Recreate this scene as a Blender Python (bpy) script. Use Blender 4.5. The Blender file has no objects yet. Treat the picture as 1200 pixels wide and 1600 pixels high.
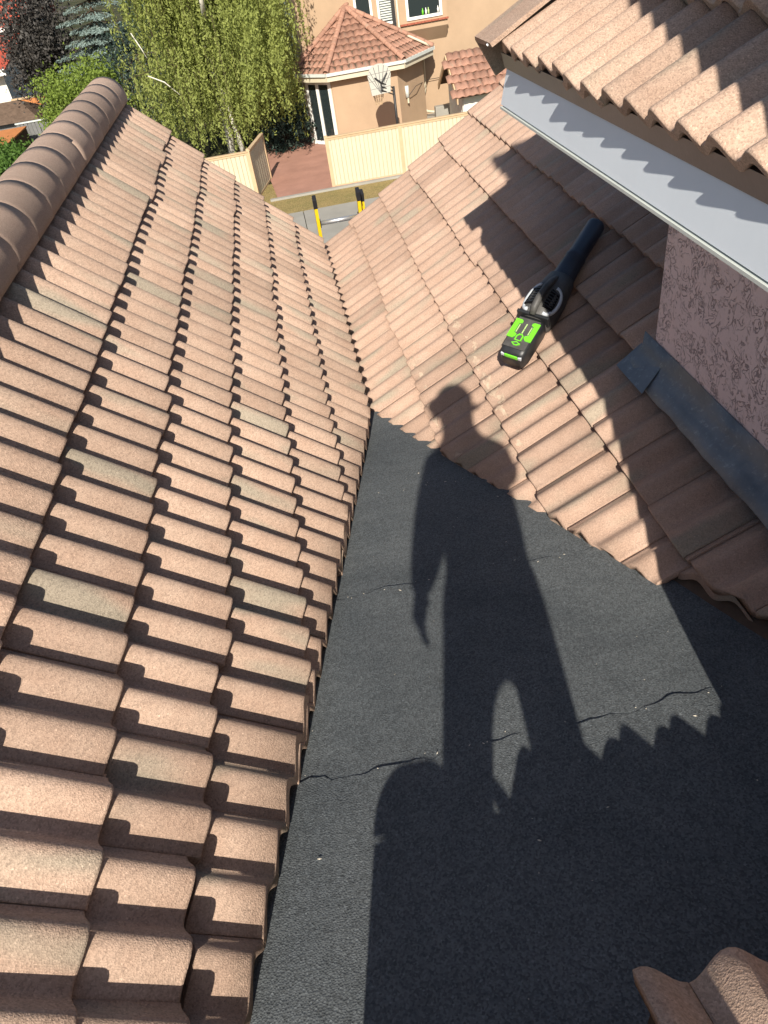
import bpy, bmesh, math, random
from mathutils import Vector, Matrix
random.seed(7)
rnd = random.random
R_ = math.radians
S = bpy.context.scene
COL = S.collection

# ------------------------------------------------------------------ camera
cam = bpy.data.cameras.new('camera'); camo = bpy.data.objects.new('camera', cam); COL.objects.link(camo)
rt = Vector((0.97907, -0.15499, -0.13191)); dn = Vector((-0.20023, -0.61741, -0.76073)); fw = Vector((0.03646, 0.77122, -0.63552))
CAM = Vector((0.8446, -3.1332, 1.1610))
up, bk = -dn, -fw
camo.matrix_world = Matrix(((rt.x, up.x, bk.x, CAM.x), (rt.y, up.y, bk.y, CAM.y), (rt.z, up.z, bk.z, CAM.z), (0, 0, 0, 1)))
cam.sensor_width = 36; cam.lens = 36 * 1138.5 / 1600; cam.clip_start = 0.02; cam.clip_end = 2000
S.camera = camo

# ------------------------------------------------------------------ world, sun, exposure
SUN = Vector((0.13898, 0.80565, -0.57586)).normalized()      # direction the light travels
w = bpy.data.worlds.new('World'); S.world = w; w.use_nodes = True
nt = w.node_tree; bg = nt.nodes['Background']
sky = nt.nodes.new('ShaderNodeTexSky'); sky.sky_type = 'NISHITA'; sky.sun_disc = False
sky.sun_elevation = math.asin(-SUN.z); sky.sun_rotation = math.atan2(-SUN.x, -SUN.y)
nt.links.new(sky.outputs[0], bg.inputs[0]); bg.inputs[1].default_value = 0.070
sl = bpy.data.lights.new('sun', 'SUN'); sl.energy = 4.6; sl.angle = R_(0.53); sl.color = (1.0, 0.93, 0.82)
so = bpy.data.objects.new('sun', sl); COL.objects.link(so); so.rotation_euler = SUN.to_track_quat('-Z', 'Y').to_euler(); so.location = (-3, -15, 12)
S.view_settings.view_transform = 'Standard'; S.view_settings.look = 'None'; S.view_settings.gamma = 1; S.view_settings.use_curve_mapping = False
S.view_settings.exposure = 0.72

# ------------------------------------------------------------------ materials
MT = {}
class NB:
    """small node-graph builder"""
    def __init__(s, name, rough=0.8, spec=0.3, metal=0.0):
        m = bpy.data.materials.new(name); m.use_nodes = True; s.m = m; s.t = m.node_tree; s.n = s.t.nodes
        s.p = s.n['Principled BSDF']; s.p.inputs['Roughness'].default_value = rough
        s.p.inputs['Specular IOR Level'].default_value = spec; s.p.inputs['Metallic'].default_value = metal
        MT[name] = m
    def a(s, typ, **kw):
        nd = s.n.new('ShaderNode' + typ)
        for k, v in kw.items():
            if k.startswith('i_'): nd.inputs[k[2:].replace('_', ' ')].default_value = v
            else: setattr(nd, k, v)
        return nd
    def l(s, o, i): s.t.links.new(o, i)
    def coord(s, scale=(1, 1, 1), rand=True, world=False):
        tc = s.a('TexCoord'); mp = s.a('Mapping'); mp.inputs['Scale'].default_value = scale
        s.l(tc.outputs['Object'], mp.inputs[0])
        if rand:
            oi = s.a('ObjectInfo'); mu = s.a('VectorMath', operation='SCALE'); cx = s.a('CombineXYZ')
            s.l(oi.outputs['Random'], cx.inputs[0]); s.l(oi.outputs['Random'], cx.inputs[1]); s.l(oi.outputs['Random'], cx.inputs[2])
            s.l(cx.outputs[0], mu.inputs[0]); mu.inputs['Scale'].default_value = 371.0
            ad = s.a('VectorMath', operation='ADD'); s.l(mp.outputs[0], ad.inputs[0]); s.l(mu.outputs[0], ad.inputs[1]); return ad.outputs[0]
        return mp.outputs[0]
    def noise(s, v, sc, det=3, rough=.55, dist=0):
        nz = s.a('TexNoise'); nz.inputs['Scale'].default_value = sc; nz.inputs['Detail'].default_value = det
        nz.inputs['Roughness'].default_value = rough; nz.inputs['Distortion'].default_value = dist
        s.l(v, nz.inputs['Vector']); return nz.outputs['Fac']
    def ramp(s, f, stops):
        r = s.a('ValToRGB'); e = r.color_ramp.elements
        while len(e) < len(stops): e.new(.5)
        for el, (p, c) in zip(e, stops):
            el.position = p; el.color = (*c, 1) if len(c) == 3 else c
        s.l(f, r.inputs[0]); return r.outputs[0]
    def mix(s, f, a, b, mode='MIX'):
        m = s.a('Mix', data_type='RGBA', blend_type=mode)
        for v, i in ((f, 0), (a, 6), (b, 7)):
            if hasattr(v, 'is_linked'): s.l(v, m.inputs[i])
            else: m.inputs[i].default_value = v if i == 0 else ((*v, 1) if len(v) == 3 else v)
        return m.outputs[2]
    def col(s, c):
        if hasattr(c, 'is_linked'): s.l(c, s.p.inputs['Base Color'])
        else: s.p.inputs['Base Color'].default_value = (*c, 1)
        return s
    def bump(s, h, st, d):
        b = s.a('Bump'); b.inputs['Strength'].default_value = st; b.inputs['Distance'].default_value = d
        s.l(h, b.inputs['Height']); s.l(b.outputs[0], s.p.inputs['Normal']); return s

def g(v): return (v, v, v)
def simple(name, c, rough=.7, spec=.3, metal=0., var=.12, sc=6, fine=90, bst=.15, bd=.002):
    b = NB(name, rough, spec, metal); v = b.coord((1, 1, 1), True)
    lo = tuple(x * (1 - var) for x in c); hi = tuple(min(1, x * (1 + var)) for x in c)
    cc = b.ramp(b.noise(v, sc, 4, .6), [(.3, lo), (.7, hi)])
    f = b.noise(v, fine, 2)
    b.col(b.mix(var, cc, b.ramp(f, [(.3, g(.6)), (.7, g(1.0))]), 'MULTIPLY')).bump(f, bst, bd); return b

def tile_mat(name, pink, pink2, grey, speck=1.0, greyamt=.5):
    b = NB(name, .92, .18); v = b.coord((1.2, 4.5, 1), True); v2 = b.coord((1, 1, 1), True)
    oi = b.a('ObjectInfo')
    base = b.ramp(b.noise(v2, 9, 3, .6), [(.32, pink), (.68, pink2)])
    gm = b.ramp(b.noise(v, 1.6, 2, .5), [(greyamt, g(0)), (greyamt + .13, g(1))])
    gr = b.mix(b.a('Math', operation='MULTIPLY', i_Value=1.0).outputs[0], base, grey)
    m1 = b.a('Mix', data_type='RGBA'); b.l(gm, m1.inputs[0]); b.l(base, m1.inputs[6]); m1.inputs[7].default_value = (*grey, 1)
    # each tile a slightly different firing
    hv = b.a('HueSaturation'); mr = b.a('MapRange'); mr.inputs[3].default_value = .82; mr.inputs[4].default_value = 1.12
    b.l(oi.outputs['Random'], mr.inputs[0]); b.l(mr.outputs[0], hv.inputs['Value']); b.l(m1.outputs[2], hv.inputs['Color'])
    vo = b.a('TexVoronoi'); vo.inputs['Scale'].default_value = 260; b.l(v2, vo.inputs['Vector'])
    sp = b.ramp(vo.outputs['Color'], [(.12, g(.52)), (.5, g(.95)), (.86, g(1.12)), (.97, g(1.6))])
    f2 = b.noise(v2, 620, 2)
    c = b.mix(.85 * speck, hv.outputs[0], sp, 'MULTIPLY')
    c = b.mix(.5, c, b.ramp(f2, [(.3, g(.65)), (.7, g(1.25))]), 'MULTIPLY')
    # pale lichen and mortar scuffs
    sc = b.ramp(b.noise(v2, 14, 5, .7), [(.68, g(0)), (.80, g(.45))])
    c = b.mix(sc, c, (.50, .43, .33)); b.col(c)
    hh = b.a('Math', operation='ADD'); b.l(vo.outputs['Distance'], hh.inputs[0]); b.l(f2, hh.inputs[1])
    b.bump(hh.outputs[0], .5, .0022); return b
PINK, PINK2, GREY = (.438, .300, .222), (.482, .346, .262), (.355, .298, .228)
tile_mat('roof_tile', PINK, PINK2, GREY, .7, .56)
tile_mat('roof_tile_smooth', (.410, .278, .207), (.455, .318, .243), (.35, .288, .22), .5, .57)
tile_mat('ridge_tile', (.43, .305, .235), (.46, .335, .26), (.41, .305, .235), .45, .62)
tile_mat('old_tile', (.35, .19, .135), (.40, .225, .16), (.31, .215, .16), .3, .6)

b = NB('membrane', .95, .25); v = b.coord((1, 1, 1), False)
base = b.ramp(b.noise(v, 2.2, 5, .65, .6), [(.28, (.080, .090, .096)), (.75, (.130, .141, .145))])
st = b.noise(b.coord((3.0, 26, 3), False), 2.2, 3, .6)
base = b.mix(.14, base, b.ramp(st, [(.3, g(.55)), (.7, g(1.2))]), 'MULTIPLY')
vo = b.a('TexVoronoi'); vo.inputs['Scale'].default_value = 210; b.l(v, vo.inputs['Vector'])
sp = b.ramp(vo.outputs['Color'], [(.15, g(.45)), (.55, g(.95)), (.9, g(1.35)), (.99, g(2.0))])
b.col(b.mix(.7, base, sp, 'MULTIPLY'))
h1 = b.a('Math', operation='MULTIPLY_ADD'); b.l(b.noise(b.coord((.8, 1.7, 1), False), 3.0, 4, .55, .8), h1.inputs[0]); h1.inputs[1].default_value = 3.2; b.l(vo.outputs['Distance'], h1.inputs[2])
b.bump(h1.outputs[0], .45, .004)

b = NB('stucco_pink', .95, .15); v = b.coord((1, 1, 1), False)
worm = b.a('TexNoise'); worm.inputs['Scale'].default_value = 24; worm.inputs['Detail'].default_value = 3; worm.inputs['Distortion'].default_value = 1.6; b.l(v, worm.inputs['Vector'])
wr = b.ramp(worm.outputs['Fac'], [(.462, g(1)), (.492, g(0)), (.508, g(0)), (.538, g(1))])
gate = b.ramp(b.noise(v, 14, 3, .6), [(.40, g(1)), (.52, g(0))])
mm = b.a('Math', operation='MAXIMUM'); b.l(wr, mm.inputs[0]); b.l(gate, mm.inputs[1])
base = b.ramp(b.noise(v, 3, 4, .6), [(.3, (.72, .575, .55)), (.7, (.80, .645, .615))])
b.col(b.mix(mm.outputs[0], (.40, .31, .30), base))
hs = b.a('Math', operation='MULTIPLY_ADD'); b.l(b.noise(v, 60, 3), hs.inputs[0]); hs.inputs[1].default_value = .35; b.l(mm.outputs[0], hs.inputs[2])
b.bump(hs.outputs[0], .8, .006)

simple('stucco_beige', (.40, .285, .188), .95, .1, var=.07, sc=1.2, fine=35, bst=.3, bd=.01)
simple('stucco_shade', (.36, .24, .16), .95, .1, var=.07, sc=1.2, fine=35)
simple('deck_wood', (.10, .07, .05), .9, .1, var=.3)
simple('fascia_paint', (.62, .67, .72), .45, .4, var=.03, sc=3, fine=40, bst=.05)
simple('drip_metal', (.13, .13, .14), .35, .5, metal=.6, var=.15, sc=3)
b = NB('flashing_metal', .5, .5, .35); v = b.coord((1, 1, 1), False)
b.col(b.mix(.6, b.ramp(b.noise(v, 5, 5, .7), [(.3, (.11, .13, .15)), (.75, (.21, .235, .255))]), b.ramp(b.noise(v, 42, 5, .75), [(.56, g(.9)), (.68, (1.9, 1.8, 1.6)), (.75, g(2.4))]), 'MULTIPLY'))
b.bump(b.noise(v, 7, 4, .6), .7, .008)
simple('white_trim', (.78, .77, .72), .5, .4, var=.04)
simple('cream_trim', (.56, .50, .37), .5, .35, var=.05)
simple('pale_gutter', (.55, .58, .54), .45, .4, var=.05)
simple('fence_cream', (.50, .455, .335), .7, .2, var=.06, sc=2)
simple('fence_tan', (.50, .36, .22), .8, .2, var=.1, sc=3)
simple('patio_red', (.36, .195, .145), .9, .15, var=.12, sc=1.6, fine=30)
simple('concrete', (.30, .285, .25), .9, .2, var=.1, sc=1.2, fine=40)
b = NB('dry_grass', .95, .1); v = b.coord((1, 1, 1), False)
b.col(b.mix(.7, b.ramp(b.noise(v, 1.3, 4, .7), [(.3, (.40, .29, .13)), (.7, (.27, .225, .09))]), b.ramp(b.noise(b.coord((14, 5, 5), False), 3, 4, .8), [(.3, g(.35)), (.7, g(1.4))]), 'MULTIPLY')).bump(b.noise(v, 22, 4, .8), .9, .05)
b = NB('garden_ground', .95, .1); v = b.coord((1, 1, 1), False)
b.col(b.mix(.6, b.ramp(b.noise(v, .35, 4, .6), [(.35, (.035, .05, .018)), (.65, (.10, .085, .05))]), b.ramp(b.noise(v, 5, 4, .8), [(.3, g(.4)), (.7, g(1.3))]), 'MULTIPLY')).bump(b.noise(v, 9, 4, .8), .9, .08)
simple('ladder_yellow', (.82, .55, .015), .45, .4, var=.06)
simple('black_rubber', (.018, .018, .02), .6, .35, var=.2)
simple('aluminium', (.62, .62, .62), .38, .5, metal=.8, var=.06)
simple('tool_black', (.022, .024, .026), .42, .45, var=.25, sc=14)
simple('tool_grey', (.075, .072, .068), .55, .4, var=.3, sc=20)
simple('tool_silver', (.50, .53, .56), .38, .5, var=.06)
simple('tool_green', (.16, .62, .03), .4, .45, var=.05)
simple('tool_pale', (.42, .60, .22), .4, .45, var=.05)
simple('tube_blue_black', (.025, .032, .048), .45, .45, var=.2)
simple('vent_dark', (.008, .008, .009), .8, .1, var=.1)
b = NB('window_glass', .04, .8); b.col((.02, .028, .03))
simple('dark_metal', (.03, .028, .028), .5, .4, var=.1)
b = NB('board_white', .35, .4); b.col((.50, .48, .42))
simple('brick_red', (.34, .11, .07), .9, .1, var=.15)
simple('house_white', (.70, .68, .60), .9, .15, var=.06)
simple('red_roof', (.42, .085, .05), .85, .2, var=.15, sc=2)
simple('shingle_brown', (.13, .09, .065), .95, .1, var=.25, sc=5, fine=20)
simple('cedar_board', (.50, .20, .07), .8, .2, var=.15, sc=3)
simple('grey_board', (.17, .17, .165), .85, .2, var=.15)
b = NB('birch_bark', .8, .2); v = b.coord((3, 3, 1), True)
b.col(b.ramp(b.noise(b.coord((2, 2, 9), True), 2.2, 4, .7), [(.36, (.05, .045, .04)), (.44, (.62, .58, .50)), (.8, (.72, .69, .62))]))
simple('bark', (.085, .06, .042), .95, .1, var=.3, sc=8)
def leaf(name, c1, c2, c3=None, trans=.35):
    b = NB(name, .6, .25); v = b.coord((1, 1, 1), False)
    st = [(.3, c1), (.62, c2)]
    if c3: st.append((.74, c3))
    c = b.ramp(b.noise(v, 2.6, 6, .85), st); b.col(c)
    tr = b.a('BsdfTranslucent'); b.l(c, tr.inputs[0]); ms = b.a('MixShader'); ms.inputs[0].default_value = trans
    b.l(b.p.outputs[0], ms.inputs[1]); b.l(tr.outputs[0], ms.inputs[2]); b.l(ms.outputs[0], b.n['Material Output'].inputs[0])
leaf('birch_leaf', (.19, .23, .06), (.36, .40, .11), (.44, .43, .14), .42)
leaf('plum_leaf', (.045, .042, .040), (.085, .078, .07), (.10, .11, .075), .2)
leaf('spruce_needle', (.09, .13, .12), (.24, .31, .28), None, .1)
leaf('spruce_dark', (.016, .032, .026), (.045, .07, .055), None, .1)
leaf('shrub_leaf', (.11, .17, .03), (.25, .33, .06), (.40, .28, .09))
leaf('hedge_leaf', (.045, .10, .02), (.11, .20, .035), (.17, .22, .05))
simple('skin', (.42, .24, .17), .55, .3, var=.05)
simple('shirt_grey', (.11, .12, .14), .9, .15, var=.1)
simple('trousers_tan', (.20, .16, .11), .9, .15, var=.1)
simple('cap_navy', (.02, .025, .05), .85, .2, var=.1)
simple('boot_brown', (.07, .04, .022), .7, .3, var=.2)
simple('hair_brown', (.04, .025, .015), .7, .3, var=.2)
simple('mortar_pale', (.43, .325, .245), .95, .1, var=.25, sc=40)
simple('scrap_pale', (.55, .50, .42), .9, .1, var=.2)

# ------------------------------------------------------------------ helpers
def V(*a): return Vector(a)
class MB:
    def __init__(s): s.v = []; s.f = []
    def add(s, vs, fs):
        o = len(s.v); s.v += [tuple(x) for x in vs]; s.f += [tuple(i + o for i in f) for f in fs]; return s
    def box(s, c, d, M=None, tap=1.0):
        x, y, z = (q / 2 for q in d); vs = []
        for sz in (-1, 1):
            t = tap if sz > 0 else 1
            for sx, sy in ((-1, -1), (1, -1), (1, 1), (-1, 1)):
                p = Vector((sx * x * t, sy * y * t, sz * z))
                if M is not None: p = M @ p
                vs.append(p + Vector(c))
        return s.add(vs, [(0, 3, 2, 1), (4, 5, 6, 7), (0, 1, 5, 4), (1, 2, 6, 5), (2, 3, 7, 6), (3, 0, 4, 7)])
    def bx(s, a, b):
        return s.box([(p + q) / 2 for p, q in zip(a, b)], [abs(q - p) for p, q in zip(a, b)])
    def tube(s, pts, rad, n=8, cap=True):
        pts = [Vector(p) for p in pts]
        rad = rad if isinstance(rad, (list, tuple)) else [rad] * len(pts)
        o = len(s.v); prev = None
        for i, p in enumerate(pts):
            d = (pts[min(i + 1, len(pts) - 1)] - pts[max(i - 1, 0)]).normalized()
            if prev is None: a = d.orthogonal().normalized()
            else: a = (prev - d * prev.dot(d)).normalized()
            prev = a; c = d.cross(a)
            for k in range(n):
                t = 2 * math.pi * k / n; s.v.append(tuple(p + (a * math.cos(t) + c * math.sin(t)) * rad[i]))
        for i in range(len(pts) - 1):
            for k in range(n):
                s.f.append((o + i * n + k, o + i * n + (k + 1) % n, o + (i + 1) * n + (k + 1) % n, o + (i + 1) * n + k))
        if cap:
            s.f.append(tuple(o + k for k in reversed(range(n)))); s.f.append(tuple(o + (len(pts) - 1) * n + k for k in range(n)))
        return s
    def prism(s, poly, ext):      # polygon (3d points) extruded by ext
        n = len(poly); e = Vector(ext); vs = [Vector(p) for p in poly]
        return s.add(vs + [p + e for p in vs], [tuple(reversed(range(n))), tuple(range(n, 2 * n))] + [(i, (i + 1) % n, n + (i + 1) % n, n + i) for i in range(n)])
    def mesh(s, name):
        me = bpy.data.meshes.new(name); me.from_pydata(s.v, [], s.f); me.update()
        bm = bmesh.new(); bm.from_mesh(me); bmesh.ops.recalc_face_normals(bm, faces=bm.faces); bm.to_mesh(me); bm.free(); return me
    def build(s, name, mat, parent=None, bevel=0, smooth=False, M=None):
        me = s.mesh(name)
        if bevel:
            bm = bmesh.new(); bm.from_mesh(me)
            bmesh.ops.bevel(bm, geom=[e for e in bm.edges], offset=bevel, segments=2, affect='EDGES', profile=.7); bm.to_mesh(me); bm.free()
        return put(name, me, mat, parent, smooth, M)
def put(name, me, mat, parent=None, smooth=False, M=None):
    o = bpy.data.objects.new(name, me); COL.objects.link(o)
    if mat and not me.materials: me.materials.append(MT[mat])
    if smooth:
        for p in me.polygons: p.use_smooth = True
    if parent is not None: o.parent = parent
    if M is not None: o.matrix_local = M
    return o
def tag(o, label=None, cat=None, group=None, kind=None):
    for k, v in (('label', label), ('category', cat), ('group', group), ('kind', kind)):
        if v: o[k] = v
    return o
def empty(name, loc=(0, 0, 0), label=None, cat=None, group=None):
    o = bpy.data.objects.new(name, None); COL.objects.link(o); o.location = loc; o.empty_display_size = .1; return tag(o, label, cat, group)
def loc_of(par, M): return Matrix.Translation(-par.location) @ M      # things here carry location only
def fr(O, x, y, z): return Matrix(((x[0], y[0], z[0], O[0]), (x[1], y[1], z[1], O[1]), (x[2], y[2], z[2], O[2]), (0, 0, 0, 1)))

# ------------------------------------------------------------------ roof tiles
PIT = 0.141; TW = 2 * PIT
def tile_mesh(name, L, h=.041, th=.024, rise=.039, seg=24, W=TW, mat='roof_tile', gap=.0016, ex=1.0, skew=.5):
    """double-roll concrete tile: x runs down the slope (nose at x = 0), y across, z normal"""
    def prof(t):
        q = (2 * t) % 1.0; q = .5 * q / skew if q < skew else .5 + .5 * (q - skew) / (1 - skew)
        c = .5 - .5 * math.cos(2 * math.pi * q)
        return h * (c ** ex) - h * .5
    xs = [(-L, -rise), (-.05, -.05 / L * rise), (-.008, -.0008), (-.002, -.0022), (0, -.006)]
    us = [i / seg for i in range(seg + 1)]; y0, y1 = -W / 2 + gap / 2, W / 2 - gap / 2
    m = MB(); n = seg + 1
    top = [(x, y0 + (y1 - y0) * t, z + prof(t)) for x, z in xs for t in us]
    bot = [(x, y0 + (y1 - y0) * t, z + prof(t) - th) for x, z in ((-L, -rise), (-.001, -.006)) for t in us]
    fs = []
    for i in range(len(xs) - 1):
        for k in range(seg): fs.append((i * n + k, (i + 1) * n + k, (i + 1) * n + k + 1, i * n + k + 1))
    o = len(top); last = (len(xs) - 1) * n
    for k in range(seg):
        fs.append((o + k, o + k + 1, o + n + k + 1, o + n + k))
        fs.append((last + k, o + n + k, o + n + k + 1, last + k + 1))
        fs.append((k, k + 1, o + k + 1, o + k))
    for e in (0, seg):
        fs.append(tuple([i * n + e for i in range(len(xs))] + [o + n + e, o + e]))
    m.add(top + bot, fs)
    m.prism([(-L, y1 - .004, -rise - h / 2 - .004), (-.004, y1 - .004, -.006 - h / 2 - .004), (-.004, y1 + .014, -.006 - h / 2 - .004), (-L, y1 + .014, -rise - h / 2 - .004)], (0, 0, -.010))
    me = m.mesh(name)
    for p in me.polygons: p.use_smooth = abs(p.normal.z) > .3 and len(p.vertices) == 4
    me.materials.append(MT[mat]); return me
def tile_field(parent, O, down, across, rows, L, vmin, vmax, me, clips=(), W=TW, v0=0., skip=None, jit=1., shift=None, name='roof_tile', stagger=.5, longrows={}):
    """rows: distance of each nose line below O along the slope.  v is measured along 'across'."""
    down = Vector(down).normalized(); across = Vector(across).normalized(); nor = down.cross(across); O = Vector(O)
    for ri, s in enumerate(rows):
        ph = v0 + (ri % 2) * W * stagger
        k0 = math.floor((vmin - ph) / W) - 1; k1 = math.ceil((vmax - ph) / W) + 1
        for k in range(k0, k1 + 1):
            vc = ph + (k + .5) * W
            if vc + W / 2 < vmin + .01 or vc - W / 2 > vmax - .01: continue
            du = random.gauss(0, .0045) * jit + (random.uniform(.008, .022) * jit if rnd() < .035 else 0); dv = random.gauss(0, .0008) * jit; dw = random.gauss(0, .0012) * jit
            p = O + down * (s + du) + across * (vc + dv) + nor * dw
            if shift: p = p + down * shift(ri, p)
            if skip and skip(p): continue
            sc = longrows.get(ri, 1.)
            M = fr(p, down, across, nor) @ Matrix.Rotation(random.gauss(0, .0035) * jit, 4, 'Z') @ Matrix.Rotation(random.gauss(0, .004) * jit, 4, 'Y') @ Matrix.Diagonal((sc, 1, 1, 1))
            mesh = me; cut = []
            cl = list(clips) + [(O + across * vmin, across), (O + across * vmax, -across)]
            corners = [M @ Vector((x, y, 0)) for x in (-L, 0) for y in (-W / 2, W / 2)]
            out = False
            for q, nn in cl:
                d = [(c - Vector(q)).dot(Vector(nn)) for c in corners]
                if max(d) < .012: out = True; break
                if min(d) < -.004: cut.append((q, nn))
            if out: continue
            if cut:
                bm = bmesh.new(); bm.from_mesh(me); Mi = M.inverted(); R3 = M.to_3x3().transposed()
                for q, nn in cut:
                    bmesh.ops.bisect_plane(bm, geom=bm.verts[:] + bm.edges[:] + bm.faces[:], plane_co=Mi @ Vector(q), plane_no=(R3 @ Vector(nn)).normalized(), clear_inner=True)
                    ed = [e for e in bm.edges if len(e.link_faces) == 1]
                    if ed: bmesh.ops.holes_fill(bm, edges=ed, sides=0)
                if len(bm.faces) < 4: bm.free(); continue
                mesh = bpy.data.meshes.new(me.name + '_cut'); bm.to_mesh(mesh); bm.free()
                mesh.materials.append(me.materials[0])
            o = bpy.data.objects.new(name, mesh); COL.objects.link(o); o.parent = parent; o.matrix_local = loc_of(parent, M)

aL, aR, aU, aP = R_(45.41), R_(31.99), R_(30), R_(35.3)
EL, ER = .2879, .3347
dL = V(math.cos(aL), 0, -math.sin(aL)); nL = V(math.sin(aL), 0, math.cos(aL))
dR = V(-math.cos(aR), 0, -math.sin(aR)); nR = V(-math.sin(aR), 0, math.cos(aR))
OR = V(1.6111, 0, -.8268)

# ------------------------------------------------------------------ ground and setting far below
ZG = -6.0
m = MB(); m.add([(-400, -60, ZG), (400, -60, ZG), (400, 700, ZG), (-400, 700, ZG)], [(0, 1, 2, 3)])
tag(m.build('ground', 'garden_ground'), kind='structure')
def sheet(name, poly, z, mat, th=.05):
    m = MB(); m.prism([(x, y, z - th) for x, y in poly], (0, 0, th)); return tag(m.build(name, mat), kind='structure')
conc = sheet('pavement', [(-9, 3.6), (12, 3.6), (12, 14.2), (-9, 14.2)], ZG + .05, 'concrete')
for i, (a, b2) in enumerate(((14.22, 17.1), (17.12, 19.55), (19.57, 21.05))):
    for x0, x1 in ((-9, -5.02), (-5, -1.02), (-1, 1.08), (1.1, 4.98), (5, 12)):
        MB().bx((x0, a, ZG + .001), (x1, b2, ZG + .055 + .004 * (i % 2))).build('paving_slab', 'concrete', conc, bevel=.008)
sheet('lawn', [(-9, 21.07), (12, 21.07), (12, 24.9), (-9, 24.9)], ZG + .03, 'dry_grass')
k = MB().bx((.1, 22.75, ZG), (7.2, 22.92, ZG + .09)).build('kerb', 'concrete', bevel=.015); tag(k, kind='structure')
sheet('patio', [(.35, 22.93), (7.0, 22.93), (7.0, 31), (-.2, 31), (.15, 26)], ZG + .06, 'patio_red')
sheet('courtyard', [(5.9, 28.0), (9, 28.0), (9, 31), (5.9, 31)], ZG + .075, 'concrete')
sheet('side_yard', [(-24, 34.5), (-9.2, 34.5), (-9.2, 46), (-24, 46)], ZG + .04, 'concrete')

# ------------------------------------------------------------------ roof slope with ridge caps
main_tile = tile_mesh('roof_tile_mesh', EL + .06, h=.042, skew=.63, ex=.92, seg=32)
long_tile = tile_mesh('roof_tile_long_mesh', ER + .055, mat='roof_tile_smooth', h=.033, rise=.034)
rl = empty('tile_roof', (-.25, 0, .25), 'pink terracotta tile slope with a row of barrel ridge caps along its top', 'roof')
def part(mb, name, mat, par, **kw):
    o = mb.build(name, mat, par, **kw); o.matrix_local = Matrix.Translation(-par.location) @ o.matrix_local; return o
cutL = (V(1.045, .5, 0), V(-1, .2, 0).normalized())
def shL(ri, p):
    if ri == 2 and p.y < -1.72: return -.018 - .055 * min(1, (-1.72 - p.y) / .7)
    return 0
LP_ = lambda s, y, wv: dL * s + nL * wv + V(0, y, 0)
rowsL = [0, EL, 2 * EL, 3 * EL, 4 * EL, 5.13 * EL]
tile_field(rl, (0, 0, 0), dL, (0, 1, 0), rowsL, EL + .06, -4.4, 3.50, main_tile, clips=[cutL], v0=.3 * PIT - .63 * PIT, shift=shL, longrows={0: 1.32, 5: 1.1})
for k in range(5):
    c = LP_(2.03 * EL + random.uniform(0, .025), -1.93 + random.uniform(-.02, .03), -.033 + random.uniform(0, .005)); m = MB(); m.box(c, (random.uniform(.006, .016), random.uniform(.006, .014), random.uniform(.008, .012)), Matrix.Rotation(rnd() * 3, 3, 'Z')); part(m, 'mortar_lump', 'scrap_pale', rl, bevel=.002)
# decking under the tiles, both sides of the ridge
XR = -.397
m = MB()
def LP(s, y, wv): return dL * s + nL * wv + V(0, y, 0)
for lo, hi in ((-.062, -.095),):
    a = [LP(-.56, 3.44, lo), LP(4.8 * EL, 3.44, lo), LP(4.8 * EL, .42, lo), LP(.15 * EL, -4.3, lo), LP(-.56, -4.3, lo)]
    m.prism(a, nL * (hi - lo))
part(m, 'roof_deck', 'deck_wood', rl)
m = MB(); m.prism([(-.41, 3.44, .30), (-1.9, 3.44, -1.1), (-1.9, -4.3, -1.1), (-.41, -4.3, .30)], (0, 0, -.04)); part(m, 'roof_deck', 'deck_wood', rl)
# ridge caps: tapered barrel, each lapping the next
def cap_mesh(name, L=.375, r0=.150, r1=.1485, hgt=.150, th=.016, n=20, mat='ridge_tile'):
    m = MB(); rows = []
    for j in range(5):
        t = j / 4; y = -L / 2 + L * t; r = r0 + (r1 - r0) * t; zz = -.002 * t
        rows.append([(r * math.sin(a) * 1.0, y, hgt * (r / r0) * math.cos(a) + zz - .02) for a in [math.radians(-104 + 208 * i / n) for i in range(n + 1)]])
    o = [p for r in rows for p in r]; inn = []
    for r in rows: inn += [(x * .9, y, z * .9 - .012) for x, y, z in r]
    N = n + 1; fs = []
    for j in range(4):
        for i in range(n):
            fs.append((j * N + i, j * N + i + 1, (j + 1) * N + i + 1, (j + 1) * N + i)); q = len(o)
            fs.append((q + j * N + i, q + (j + 1) * N + i, q + (j + 1) * N + i + 1, q + j * N + i + 1))
    q = len(o)
    for i in range(n):
        fs.append((i, q + i, q + i + 1, i + 1)); e = 4 * N; fs.append((e + i, e + i + 1, q + e + i + 1, q + e + i))
    for j in range(4):
        fs.append((j * N, (j + 1) * N, q + (j + 1) * N, q + j * N)); fs.append((j * N + n, q + j * N + n, q + (j + 1) * N + n, (j + 1) * N + n))
    m.add(o + inn, fs); me = m.mesh(name); me.materials.append(MT[mat])
    for p in me.polygons: p.use_smooth = True
    return me
capm = cap_mesh('ridge_cap_mesh')
y = 3.44; i = 0
while y > -3.2:
    # wide mouth faces the camera end and rides over the cap beyond
    o = bpy.data.objects.new('ridge_cap', capm); COL.objects.link(o); o.parent = rl
    o.matrix_local = loc_of(rl, Matrix.Translation((XR + random.gauss(0, .001), y - .16, .318 + random.gauss(0, .0008))) @ Matrix.Rotation(math.pi + random.gauss(0, .002), 4, 'Z') @ Matrix.Rotation(random.gauss(0, .004), 4, 'Y'))
    y -= .3255; i += 1
# closed end of the far ridge cap
m = MB(); m.prism([V(XR + .128 * math.sin(a), 3.455, .318 - .03 + .128 * math.cos(a)) for a in [math.radians(-100 + 200 * i / 12) for i in range(13)]], (0, .012, 0)); part(m, 'ridge_end', 'ridge_tile', rl)

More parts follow.
